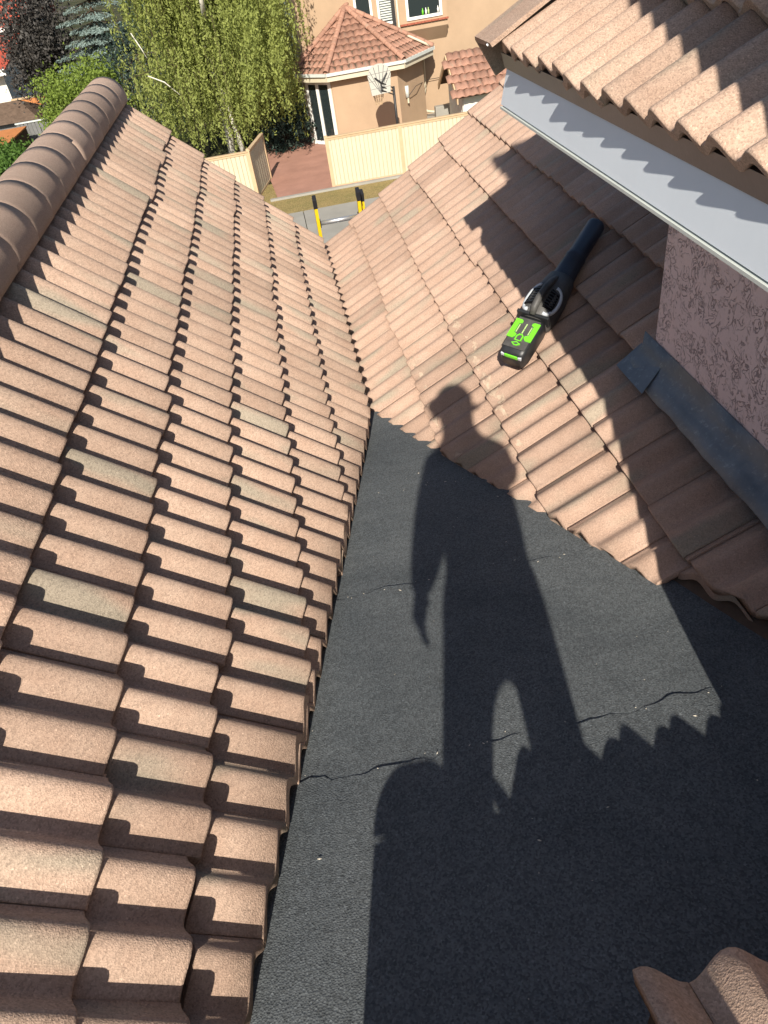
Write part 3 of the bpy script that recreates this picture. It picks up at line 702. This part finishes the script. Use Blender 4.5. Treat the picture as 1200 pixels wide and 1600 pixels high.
# little bottles on the sill behind the glass
for i, (x, c_) in enumerate(((7.25, 'tool_green'), (7.38, 'white_trim'), (7.48, 'tool_pale'), (7.86, 'white_trim'))):
    m = MB(); m.tube([(x, 30.52, -2.36), (x, 30.52, -2.22), (x, 30.52, -2.18), (x, 30.52, -2.13)], [.035, .035, .015, .012], 8); hp(m, 'sill_bottle', c_, smooth=True)
m = MB(); m.tube([(6.26, 30.50, .4), (6.26, 30.50, -2.66), (6.38, 30.3, -2.82), (7.1, 29.75, -3.20), (7.32, 29.95, -3.36)], .045, 8); hp(m, 'downspout', 'cream_trim', smooth=True)
m = MB(); m.tube([(7.30, 30.2, -3.5), (7.12, 30.5, -3.75), (7.16, 30.85, -4.9), (6.95, 30.85, -5.55), (7.12, 30.55, -5.72), (7.7, 30.2, -5.8)], .05, 8); hp(m, 'downspout', 'cream_trim', smooth=True)
# balcony rail beyond the bay roof
m = MB(); m.bx((2.9, 33.2, -2.3), (4.6, 33.32, -2.2)); m.bx((2.9, 33.2, -1.45), (4.6, 33.32, -1.35)); bo = hp(m, 'balcony_rail', 'cream_trim')
for i in range(12):
    m = MB(); m.bx((3.02 + i * .135, 33.23, -2.2), (3.07 + i * .135, 33.29, -1.45)); m.build('baluster', 'cream_trim', bo)
m = MB(); m.bx((2.55, 33.0, -3.4), (3.0, 33.45, -1.25)); m.prism([(2.5, 32.95, -1.25), (3.05, 32.95, -1.25), (2.78, 33.22, -1.0)], (0, .5, 0)); hp(m, 'balcony_pier', 'fence_tan')
# dry plant and stone wall in the corner
m = MB(); m.bx((7.3, 29.7, ZG), (9.0, 30.0, ZG + .55)); o = m.build('retaining_wall', 'concrete', bevel=.03); tag(o, 'low pale concrete wall in the corner of the courtyard', 'wall')

# tiled garden shed
gs = empty('garden_shed', (8.8, 27.4, ZG), 'small garden shed with a terracotta tile roof behind the cream fence', 'shed')
def gp(mb, name, mat, **kw): o = mb.build(name, mat, gs, **kw); o.location = -gs.location; return o
m = MB(); m.prism([(7.75, 26.55, ZG), (7.75, 28.95, ZG), (7.75, 28.95, -4.3), (7.75, 27.75, -3.45), (7.75, 26.55, -4.3)], (3.4, 0, 0)); gp(m, 'wall', 'house_white')
for sy in (-1, 1):
    y0, y1_ = 27.75, 27.75 + sy * 1.6
    m = MB(); m.prism([(7.45, y0, -3.40), (11.3, y0, -3.40), (11.3, y1_, -4.55), (7.45, y1_, -4.55)], (0, 0, -.06)); o = gp(m, 'roof', 'deck_wood')
    dd = V(0, sy * 1.6, -1.15).normalized(); ac = V(-1, 0, 0) if sy > 0 else V(1, 0, 0)
    if sy < 0:
        keep = o; nn = dd.cross(ac)
        for ri in range(6):
            for kx in range(8):
                M = fr(V(7.70 + kx * .52 - .22 * (ri % 2) + .0, 27.75, -3.40) + dd * (.34 * (ri + 1)) + nn * .06, dd, ac, nn)
                ob = bpy.data.objects.new('roof_tile', ntile); COL.objects.link(ob); ob.parent = o; ob.matrix_local = M
m = MB(); m.prism([(7.40, 27.75, -3.42), (7.40, 29.4, -4.60), (7.40, 29.4, -4.78), (7.40, 27.75, -3.62), (7.40, 26.1, -4.78), (7.40, 26.1, -4.60)], (.05, 0, 0)); gp(m, 'barge_board', 'fence_tan')
for i in range(9):
    m = MB(); m.bx((7.72, 26.62 + i * .26, ZG), (7.748, 26.84 + i * .26, -4.4)); gp(m, 'wall_board', 'house_white')

# basketball hoop
bh = empty('basketball_hoop', (5.18, 26.4, ZG), 'white fan shaped basketball backboard on a dark bent pole behind the fence', 'basketball hoop')
def bb(mb, name, mat, par=bh, **kw): o = mb.build(name, mat, par, **kw); o.location = -bh.location if par is bh else (0, 0, 0); return o
m = MB(); m.tube([(5.18, 26.4, ZG), (5.18, 26.4, -3.88)], .05, 10); bb(m, 'pole', 'dark_metal', smooth=True)
bc = V(4.68, 26.15, -3.58); fd = V(-.62, -.70, .0).normalized(); rt2 = V(fd.y, -fd.x, 0).normalized() * -1
pts = []
for q in range(15):
    t = math.radians(-18 + 216 * q / 14); pts.append((.44 * math.cos(t), .16 + .36 * math.sin(t)))
pts += [(-.36, -.42), (.36, -.42)]
fd = V(.25, -.97, 0).normalized(); rt2 = V(.97, .25, 0).normalized()
m = MB(); m.prism([bc + rt2 * x + V(0, 0, z) for x, z in pts], fd * .035); board = bb(m, 'backboard', 'board_white')
for q in range(7):                      # moulded ribs on the back of the board
    t = math.radians(8 + 164 * q / 6); a = bc + fd * .036 + V(0, 0, -.40); e = bc + fd * .036 + rt2 * (.43 * math.cos(t)) + V(0, 0, .14 + .34 * math.sin(t))
    m = MB(); m.tube([a, e], .011, 5); bb(m, 'board_rib', 'grey_board', board)
for z_, hw in ((-.22, .38), (.02, .41), (.24, .42)):
    m = MB(); m.tube([bc + fd * .037 + rt2 * -hw + V(0, 0, z_), bc + fd * .037 + rt2 * hw + V(0, 0, z_)], .006, 5); bb(m, 'board_rib', 'grey_board', board)
for s0, e0 in (((.28, .20), (.02, -.06)), ((-.20, .12), (.02, -.06)), ((.02, -.06), (.0, -.30))):
    m = MB(); m.tube([bc + fd * .06 + rt2 * s0[0] + V(0, 0, s0[1]), bc + fd * .10 + rt2 * e0[0] + V(0, 0, e0[1])], .025, 6); bb(m, 'bracket_arm', 'dark_metal')
for dz in (-.05, -.17, -.29):
    m = MB(); m.tube([bc + fd * .10 + V(0, 0, dz), V(5.18, 26.38, -3.93 + dz * .9 + .05)], .020, 6); bb(m, 'bracket_arm', 'dark_metal')
rc = bc - fd * .28 + V(0, 0, -.40)
m = MB(); m.tube([rc + V(.22 * math.cos(t), .22 * math.sin(t), 0) for t in [2 * math.pi * q / 20 for q in range(21)]], .010, 6); bb(m, 'rim', 'fence_tan')
m = MB()
for q in range(12):
    t = 2 * math.pi * q / 12
    for dt in (.5, -.5): m.tube([rc + V(.21 * math.cos(t), .21 * math.sin(t), 0), rc + V(.16 * math.cos(t + dt * .5), .16 * math.sin(t + dt * .5), -.2), rc + V(.11 * math.cos(t + dt), .11 * math.sin(t + dt), -.40)], .007, 4)
bb(m, 'net', 'fence_tan')

# ------------------------------------------------------------------ trees
def quads(name, mat, P, par=None):
    """P: list of (centre, axis a, axis b): one leaf-sized rhomb each"""
    vs, fs = [], []
    for c, a, b_ in P:
        o = len(vs); vs += [c - a, c + b_, c + a, c - b_]; fs.append((o, o + 1, o + 2, o + 3))
    me = bpy.data.meshes.new(name); me.from_pydata([tuple(v_) for v_ in vs], [], fs); me.update(); me.materials.append(MT[mat])
    o = bpy.data.objects.new(name, me); COL.objects.link(o)
    if par is not None: o.parent = par
    return o
def rv():
    while True:
        v_ = V(random.uniform(-1, 1), random.uniform(-1, 1), random.uniform(-1, 1))
        if .05 < v_.length < 1: return v_.normalized()
def leafq(c, s, droop=0.):
    a = rv() * s; a.z -= droop * s; b_ = a.cross(rv()).normalized() * s * .55; return (c, a, b_)
def tree(name, base, label, group=None): return empty(name, base, label, 'tree', group)

# weeping birch
bt = tree('birch_tree', (-1.2, 30.0, ZG), 'tall weeping birch with white trunk and long hanging yellow green strands')
trunk = [V(0, 0, 0), V(.05, -.02, 1.2), V(-.05, 0, 2.6), V(.10, .02, 4.2), V(.30, 0, 6.0), V(.32, .05, 8.0), V(.25, 0, 10)]
m = MB(); m.tube(trunk, [.17, .15, .14, .12, .10, .07, .03], 10); tr = m.build('trunk', 'birch_bark', bt, smooth=True)
m = MB(); m.tube([V(.5, -.6, 0), V(.35, -.7, 1.5), V(.1, -.5, 3.2), V(-.3, -.4, 5), V(-.5, -.3, 7.0)], [.12, .10, .09, .07, .04], 9); m.build('trunk', 'birch_bark', bt, smooth=True)
P = []; nb = 0
br_m = MB(); tw = MB()
for k in range(270):
    h = random.uniform(2.0, 9.6); t = rnd() * 2 * math.pi; rad = random.uniform(.7, 4.15) * (1 if h < 7 else .75)
    st = V(.15, 0, h * .88); en = V(.25 + rad * math.cos(t) * 1.02, rad * math.sin(t) * .92, h + random.uniform(.1, .9))
    md = (st + en) / 2 + V(0, 0, .55)
    if k % 7 == 0: br_m.tube([st, md, en, en + V(.25 * math.cos(t), .2 * math.sin(t), -.35)], [.028, .016, .008, .004], 5)
    for q in range(random.randint(5, 9)):
        f_ = random.uniform(.45, 1.05); o = st.lerp(md, f_ * 2) if f_ < .5 else md.lerp(en, f_ * 2 - 1)
        o = o + V(random.gauss(0, .15), random.gauss(0, .15), random.gauss(0, .12))
        L = random.uniform(1.2, 3.9); L = min(L, o.z - random.uniform(.35, 1.6))
        if L < .5: continue
        sway = V(random.gauss(0, .10), random.gauss(0, .10), 0); n = int(L / .034)
        if q % 3 == 0: tw.tube([o, o + sway * .5 + V(0, 0, -L * .5), o + sway + V(0, 0, -L)], [.006, .005, .003], 3, False)
        for z in range(n):
            u = z / n
            if rnd() < .12: continue
            c = o + sway * u * u + V(random.gauss(0, .045), random.gauss(0, .045), -L * u); P.append(leafq(c, random.uniform(.034, .070), .5))
for k in range(34):
    o0 = V(random.uniform(1.2, 2.9), random.uniform(-4.4, -2.4), random.uniform(3.3, 6.5))
    for q in range(6):
        o = o0 + V(random.gauss(0, .15), random.gauss(0, .15), random.gauss(0, .1)); L = random.uniform(.8, 2.2); L = min(L, o.z - 1.9)
        for z in range(int(L / .034)): P.append(leafq(o + V(random.gauss(0, .045), random.gauss(0, .045), -z * .034), random.uniform(.034, .07), .5))
quads('foliage', 'birch_leaf', P, bt)
tag(br_m.build('branches', 'bark', bt), kind='stuff'); tag(tw.build('twigs', 'bark', bt), kind='stuff')
m = MB(); m.tube([V(.47, -3.75, 6.3), V(.44, -3.75, 5.7), V(.40, -3.4, 5.3), V(.3, -2.0, 5.0), V(.25, -.2, 4.6)], [.07, .075, .08, .08, .07], 9); m.build('trunk', 'birch_bark', bt, smooth=True)
# a few bare bleached limbs that show through
for a, b_, c in (((-2.0, -3.2, 3.7), (-1.5, -3.3, 3.45), (-1.1, -3.3, 3.0)), ((1.3, -3.4, 2.6), (1.5, -3.4, 2.72), (1.65, -3.4, 2.7)), ((-2.3, -2.1, 4.9), (-2.1, -2.1, 4.4), (-2.0, -2.1, 4.1))):
    m = MB(); m.tube([V(*a), V(*b_), V(*c)], [.02, .02, .012], 6); m.build('bare_limb', 'birch_bark', bt, smooth=True)

def cloud_tree(name, base, hgt, rx, ry, rz, n, size, mat, label, clumps=60, trunk_r=.12, group=None, cat='tree', low=-1.):
    t = empty(name, base, label, cat, group); C = V(0, 0, hgt)
    m = MB(); m.tube([V(0, 0, 0), V(.05, .03, hgt * .4), V(-.04, 0, hgt * .8), V(0, 0, hgt + rz * .4)], [trunk_r, trunk_r * .8, trunk_r * .55, trunk_r * .2], 8)
    cs = []
    for k in range(clumps):
        d = rv(); r = random.uniform(.55, 1.0) if k % 4 else random.uniform(.15, .6)
        if d.z < low: d.z = -d.z
        cs.append((C + V(d.x * rx * r, d.y * ry * r, d.z * rz * r), random.uniform(.16, .34)))
        if k % 3 == 0: m.tube([V(0, 0, hgt * .45), C * .6 + cs[-1][0] * .4, cs[-1][0]], [trunk_r * .4, trunk_r * .25, .01], 5)
    m.build('trunk', 'bark', t, smooth=True); P = []
    rm = (rx + ry + rz) / 3
    for k in range(n):
        c, s_ = random.choice(cs); P.append(leafq(c + V(random.gauss(0, s_ * rx * .8), random.gauss(0, s_ * ry * .8), random.gauss(0, s_ * rz * .6)), size * random.uniform(.7, 1.35), .2))
    quads('crown', mat, P, t); return t
cloud_tree('plum_tree', (-10.2, 43.5, ZG), 4.0, 2.0, 2.0, 2.7, 14000, .085, 'plum_leaf', 'dark purple leaved plum tree beside the red roofed white house', 90, .14)
cloud_tree('fruit_tree', (-7.6, 38.0, ZG), 2.1, 2.1, 1.8, 1.5, 10000, .075, 'shrub_leaf', 'bright green bushy tree with reddish tips in front of the blue spruce', 80, .1)
cloud_tree('fruit_tree', (-8.5, 36.0, ZG), 1.5, 1.3, 1.3, 1.2, 7000, .07, 'shrub_leaf', 'low bright green bush by the grey yard corner', 50, .07, cat='bush')
cloud_tree('hedge_shrub', (-11.3, 32.2, ZG), .8, 1.8, 1.6, 1.0, 9000, .07, 'hedge_leaf', 'rounded green shrub growing below the cedar deck', 60, .07, cat='bush')
cloud_tree('hedge_shrub', (-10.0, 29.3, ZG), .9, 1.5, 1.6, .95, 7000, .07, 'hedge_leaf', 'leafy green shrub close to the ridge cap row', 50, .07, cat='bush')
cloud_tree('garden_shrub', (1.0, 29.6, ZG), .8, 1.2, 1.0, .8, 3500, .06, 'spruce_dark', 'dark low shrub in shade between birch and patio door', 30, .05, cat='bush')
for i, (x, y_, h_, lb) in enumerate(((-3.8, 37.5, 3.0, 'mid green garden tree behind the weeping birch'), (.2, 39.0, 3.4, 'tall green garden tree between the birch and the balcony'))):
    cloud_tree('garden_tree', (x, y_, ZG), h_, 2.2, 1.8, 2.4, 9000, .08, 'spruce_dark', lb, 60, .12)

def spruce(name, base, hgt, rad, mat, label, nw=15, seed=1):
    t = empty(name, base, label, 'tree'); m = MB(); m.tube([V(0, 0, 0), V(0, 0, hgt)], [.18, .02], 8); m.build('trunk', 'bark', t, smooth=True)
    P = []; bm_ = MB()
    for wv in range(nw):
        f_ = wv / nw; z = hgt * (.10 + .88 * f_); r = rad * (1 - f_) ** .8 + .15
        for k in range(13):
            a = rnd() * 6.283; rr2 = r * random.uniform(.7, 1.1); d = V(math.cos(a), math.sin(a), 0); sd = V(-d.y, d.x, 0)
            pts = [V(0, 0, z), V(0, 0, z) + d * rr2 * .55 + V(0, 0, -.10 * rr2), V(0, 0, z) + d * rr2 + V(0, 0, -.22 * rr2 + .05)]
            bm_.tube(pts, [.025, .015, .006], 4, False)
            n = int(rr2 * 80)
            for q in range(n):
                u = random.uniform(.12, 1); c = pts[0].lerp(pts[1], u * 2) if u < .5 else pts[1].lerp(pts[2], u * 2 - 1)
                wd_ = (1 - u) * .42 * rr2 + .07; sgn = random.choice((-1, 1)); off = rnd() ** .7 * wd_
                c = c + sd * sgn * off + V(0, 0, -off * .35 + random.gauss(0, .02)) + d * off * .4
                ax_ = (sd * sgn * .8 + d * .7 + V(0, 0, -.35 + random.gauss(0, .2))).normalized() * random.uniform(.05, .095)
                P.append((c, ax_, ax_.cross(rv()).normalized() * .034))
    tag(bm_.build('branches', 'bark', t), kind='stuff'); quads('needles', mat, P, t)
spruce('spruce_tree', (-6.9, 41.6, ZG), 8.2, 3.3, 'spruce_needle', 'blue spruce with drooping silvery tiers behind the bright green tree', 17)
spruce('spruce_tree', (-4.6, 47.0, ZG), 9.0, 2.8, 'spruce_dark', 'dark green spruce half hidden behind the weeping birch', 17)
spruce('spruce_tree', (2.2, 38.0, ZG), 7.0, 2.3, 'spruce_needle', 'blue green spruce beside the balcony above the bay roof', 16)
spruce('spruce_tree', (-1.2, 44.0, ZG), 8.5, 2.7, 'spruce_dark', 'dark spruce directly behind the birch crown', 16)

# ------------------------------------------------------------------ houses and yard at the far left
rh = empty('white_house', (-18, 56, ZG), 'white rendered house with a bright red roof behind the plum tree', 'house')
def rp(mb, name, mat, **kw): o = mb.build(name, mat, rh, **kw); o.location = -rh.location; return o
m = MB(); m.bx((-26, 54.5, ZG), (-13.4, 62, -1.7)); rp(m, 'wall', 'house_white')
m = MB(); m.prism([(-26.5, 53.9, -1.7), (-12.9, 53.9, -1.7), (-12.9, 58, 1.6), (-26.5, 58, 1.6)], (0, 0, .12)); m.prism([(-26.5, 62.6, -1.7), (-12.9, 62.6, -1.7), (-12.9, 58, 1.6), (-26.5, 58, 1.6)], (0, 0, .12)); rp(m, 'roof', 'red_roof')
m = MB(); m.bx((-26.5, 53.78, -1.88), (-12.9, 53.9, -1.58)); rp(m, 'fascia_board', 'white_trim')
m = MB(); m.bx((-24, 47.5, ZG), (-13.9, 54.4, -3.2)); rp(m, 'side_wing', 'house_white')
m = MB(); m.prism([(-24.5, 46.9, -3.2), (-13.5, 46.9, -3.2), (-13.5, 54.4, -2.0), (-24.5, 54.4, -2.0)], (0, 0, .10)); rp(m, 'wing_roof', 'red_roof')
m = MB(); m.bx((-24.5, 46.78, -3.38), (-13.5, 46.9, -3.08)); rp(m, 'fascia_board', 'white_trim')
sh = empty('garden_hut', (-13.6, 43.5, ZG), 'low hut with a brown shingle hip roof beside the cedar deck', 'hut')
def sp_(mb, name, mat, **kw): o = mb.build(name, mat, sh, **kw); o.location = V(.75, 0, -.3) - sh.location; return o
m = MB(); m.bx((-15.4, 42.2, ZG + .3), (-12.4, 44.9, -4.75)); sp_(m, 'wall', 'grey_board')
e4 = [V(-15.7, 41.9, -4.75), V(-12.1, 41.9, -4.75), V(-12.1, 45.2, -4.75), V(-15.7, 45.2, -4.75)]; a2 = [V(-14.6, 43.5, -3.95), V(-13.2, 43.5, -3.95)]
m = MB(); m.add(e4 + a2, [(0, 1, 5, 4), (1, 2, 5), (2, 3, 4, 5), (3, 0, 4), (0, 3, 2, 1)]); sp_(m, 'roof', 'shingle_brown')
m = MB(); m.bx((-15.0, 42.6, -4.35), (-14.5, 43.1, -4.1)); sp_(m, 'skylight', 'aluminium')
dk = empty('cedar_deck', (-13.3, 38, ZG), 'orange cedar boards of a raised deck above the green shrub', 'deck')
for i in range(12):
    m = MB(); m.bx((-15.6, 36.4 + i * .36, -5.42), (-12.35, 36.74 + i * .36, -5.36)); o = m.build('deck_board', 'cedar_board', dk); o.location = V(.75, -.6, .35) - dk.location
m = MB(); m.bx((-15.6, 36.4, ZG - .35), (-12.4, 40.7, -5.43)); o = m.build('deck_frame', 'bark', dk); o.location = V(.75, -.6, .35) - dk.location
yb = empty('yard_fence', (-11, 40.4, ZG), 'grey board fence corner beside the cedar deck', 'fence')
for i in range(16):
    m = MB(); m.bx((-12.3 + i * .19, 40.9, ZG), (-12.14 + i * .19, 40.94, -5.0)); o = m.build('board', 'grey_board', yb); o.location = -yb.location
m = MB(); m.bx((-12.35, 40.86, -5.0), (-9.2, 40.98, -4.94)); o = m.build('top_cap', 'pale_gutter', yb); o.location = -yb.location
wf = empty('yard_fence', (-11, 46, ZG), 'low brown timber fence below the plum tree', 'fence')
for i in range(22):
    m = MB(); m.bx((-13.5 + i * .21, 46.0, ZG), (-13.31 + i * .21, 46.05, -4.55)); o = m.build('board', 'cedar_board', wf); o.location = -wf.location
m = MB(); m.bx((-13.55, 45.95, -4.55), (-8.8, 46.1, -4.46)); o = m.build('top_cap', 'fence_tan', wf); o.location = -wf.location

# ------------------------------------------------------------------ the photographer, just behind the lens
PY = -3.40
pe = empty('person', (.88, PY, zc(PY) + .008), 'person in cap and loose trousers standing on the felt, holding a phone up', 'person')
def skin_obj(name, chains, mat, par, sub=2):
    """chains: list of [(point, radius)...]; shared points merge"""
    idx = {}; vs = []; rs = []; es = []
    for ch in chains:
        last = None
        for p, r in ch:
            key = tuple(round(q, 4) for q in p)
            if key not in idx: idx[key] = len(vs); vs.append(p); rs.append(r)
            i = idx[key]
            if last is not None and last != i: es.append((last, i))
            last = i
    me = bpy.data.meshes.new(name); me.from_pydata(vs, es, []); me.update()
    o = bpy.data.objects.new(name, me); COL.objects.link(o)
    sk = o.modifiers.new('Skin', 'SKIN'); sk.use_smooth_shade = True
    for i, r in enumerate(rs):
        d = me.skin_vertices[0].data[i]; d.radius = r if isinstance(r, tuple) else (r, r); d.use_root = i == 0
    sb = o.modifiers.new('Sub', 'SUBSURF'); sb.levels = sub; sb.render_levels = sub
    dg = bpy.context.evaluated_depsgraph_get(); me2 = bpy.data.meshes.new_from_object(o.evaluated_get(dg)); me2.name = name
    bpy.data.objects.remove(o); me2.materials.clear(); me2.materials.append(MT[mat])
    for p in me2.polygons: p.use_smooth = True
    ob = bpy.data.objects.new(name, me2); COL.objects.link(ob); ob.parent = par; ob.location = -par.location; return ob
zf = zc(PY) + .01
# sideways layout follows the shadow outline: x across, z up, y depth
pel = (.905, PY - .02, .765)
body = skin_obj('body', [
    [(pel, .165), ((.905, PY - .02, .88), .175), ((.905, PY + .0, 1.00), .185), ((.90, PY + .03, 1.12), .175), ((.895, PY + .07, 1.23), .125), ((.885, PY + .11, 1.33), .082), ((.88, PY + .14, 1.42), .094), ((.876, PY + .155, 1.52), .100), ((.875, PY + .155, 1.58), .085)],
    [((.895, PY + .07, 1.23), .125), ((.750, PY + .06, 1.19), .090), ((.712, PY + .02, 1.0), .094), ((.678, PY + .04, .82), .070), ((.656, PY + .07, .68), .038)],
    [((.895, PY + .07, 1.23), .125), ((1.035, PY + .06, 1.20), .080), ((1.072, PY + .05, 1.10), .062), ((1.065, PY + .12, 1.02), .052), ((.98, PY + .20, 1.09), .042), ((.915, PY + .235, 1.13), .032)],
    [(pel, .165), ((.80, PY, .50), .075), ((.775, PY + .03, .22), .060), ((.765, PY + .0, .0), .050), ((.755, PY - .03, zf + .14), .045)],
    [(pel, .165), ((1.0, PY, .50), .075), ((1.015, PY + .03, .22), .060), ((1.03, PY + .0, .0), .050), ((1.035, PY - .03, zf + .14), .045)]], 'shirt_grey', pe)
trs = skin_obj('trousers', [
    [((.905, PY - .02, .92), .195), (pel, .188), ((.797, PY, .53), .086), ((.768, PY + .03, .22), .070), ((.755, PY + .0, .0), .070), ((.757, PY - .03, zf + .10), .072)],
    [(pel, .188), ((1.012, PY, .53), .086), ((1.032, PY + .03, .22), .070), ((1.045, PY + .0, .0), .070), ((1.038, PY - .03, zf + .10), .072)]], 'trousers_tan', pe)
for x in (.75, 1.035):
    skin_obj('boot', [[((x, PY - .07, zf + .055), .050), ((x, PY + .02, zf + .055), .050), ((x, PY + .15, zf + .042), .042)], [((x, PY - .07, zf + .055), .050), ((x, PY - .05, zf + .15), .055)]], 'boot_brown', pe)
def hand(wr, pal, fing, thumb, name='hand'):
    ch = [[(wr, .026), (pal[0], .030), (pal[1], .030)]]
    for f_ in fing: ch.append([(pal[1], .030)] + [(q, .0085) for q in f_])
    ch.append([(pal[0], .030)] + [(q, .0095) for q in thumb]); return skin_obj(name, ch, 'skin', pe)
wx, wy, wz = .656, PY + .07, .68
hand((wx, wy, wz), [(wx, wy + .01, wz - .04), (wx + .004, wy + .02, wz - .075)],
     [[(wx + .004, wy + .02 + dy, wz - .105), (wx + .014, wy + .025 + dy, wz - .135 - dl), (wx + .032, wy + .028 + dy, wz - .155 - dl)] for dy, dl in ((-.033, -.008), (-.011, .004), (.011, .008), (.033, .0))],
     [(wx + .03, wy + .05, wz - .055), (wx + .045, wy + .065, wz - .085)])
# phone just behind the camera point, gripped by the raised hand
pc = CAM - fw * .016
Mp = fr(pc, rt, up, -fw)
m = MB(); m.box((.0, -.052, .0), (.072, .148, .008)); o = m.build('phone', 'tool_black', None, bevel=.003); o.matrix_world = Mp; tag(o, 'thin black phone held up in the raised hand', 'phone')
hx = Mp @ V(.045, -.085, .012); h2 = Mp @ V(.040, -.10, .045)
wr = V(.915, PY + .235, 1.13)
hand(tuple(wr), [tuple((wr + h2) / 2), tuple(h2)],
     [[tuple(Mp @ V(.052, -.06 - .02 * q, .020)), tuple(Mp @ V(.046, -.062 - .02 * q, -.004)), tuple(Mp @ V(.028, -.064 - .02 * q, -.016))] for q in range(4)],
     [tuple(Mp @ V(.035, -.07, .030)), tuple(Mp @ V(.015, -.06, .018))])
hc = V(.876, PY + .155, 1.49)
m = MB(); n = 20; vs = []
for j in range(7):
    t = math.radians(90 * j / 6)
    for q in range(n): a = 2 * math.pi * q / n; vs.append(hc + V(.102 * math.cos(t) * math.cos(a), .118 * math.cos(t) * math.sin(a), .03 + .118 * math.sin(t)))
m.add(vs, [(j * n + q, j * n + (q + 1) % n, (j + 1) * n + (q + 1) % n, (j + 1) * n + q) for j in range(6) for q in range(n)])
br_ = [hc + V(-.05 - .095 * math.sin(t) , .09 * math.cos(t), .034 - .008 * math.sin(t)) for t in [math.pi * q / 10 for q in range(11)]]
m.prism(br_, V(0, 0, .010)); o = m.build('cap', 'cap_navy', pe, smooth=False); o.location = -pe.location
m = MB(); m.tube([hc + V(0, .095, -.01), hc + V(0, .118, -.045), hc + V(0, .100, -.055)], [.010, .017, .010], 8); o = m.build('nose', 'skin', pe, smooth=True); o.location = -pe.location
m = MB(); m.tube([hc + V(-.028, .088, -.088), hc + V(.0, .096, -.086), hc + V(.028, .088, -.088)], [.004, .008, .004], 6); o = m.build('mouth', 'brick_red', pe, smooth=True); o.location = -pe.location
for sx in (-1, 1):
    m = MB(); m.tube([hc + V(sx * .094, .0, -.02), hc + V(sx * .108, -.012, -.02), hc + V(sx * .098, -.02, -.02)], [.014, .024, .012], 8); o = m.build('ear', 'skin', pe, smooth=True); o.location = -pe.location
    m = MB(); m.tube([hc + V(sx * .034, .096, .0), hc + V(sx * .034, .106, .0)], [.012, .006], 8); o = m.build('eye', 'house_white', pe, smooth=True); o.location = -pe.location
m = MB(); m.tube([hc + V(0, -.06, .02), hc + V(0, -.075, -.03), hc + V(0, -.06, -.08)], [.07, .066, .04], 12); o = m.build('hair', 'hair_brown', pe, smooth=True); o.location = -pe.location
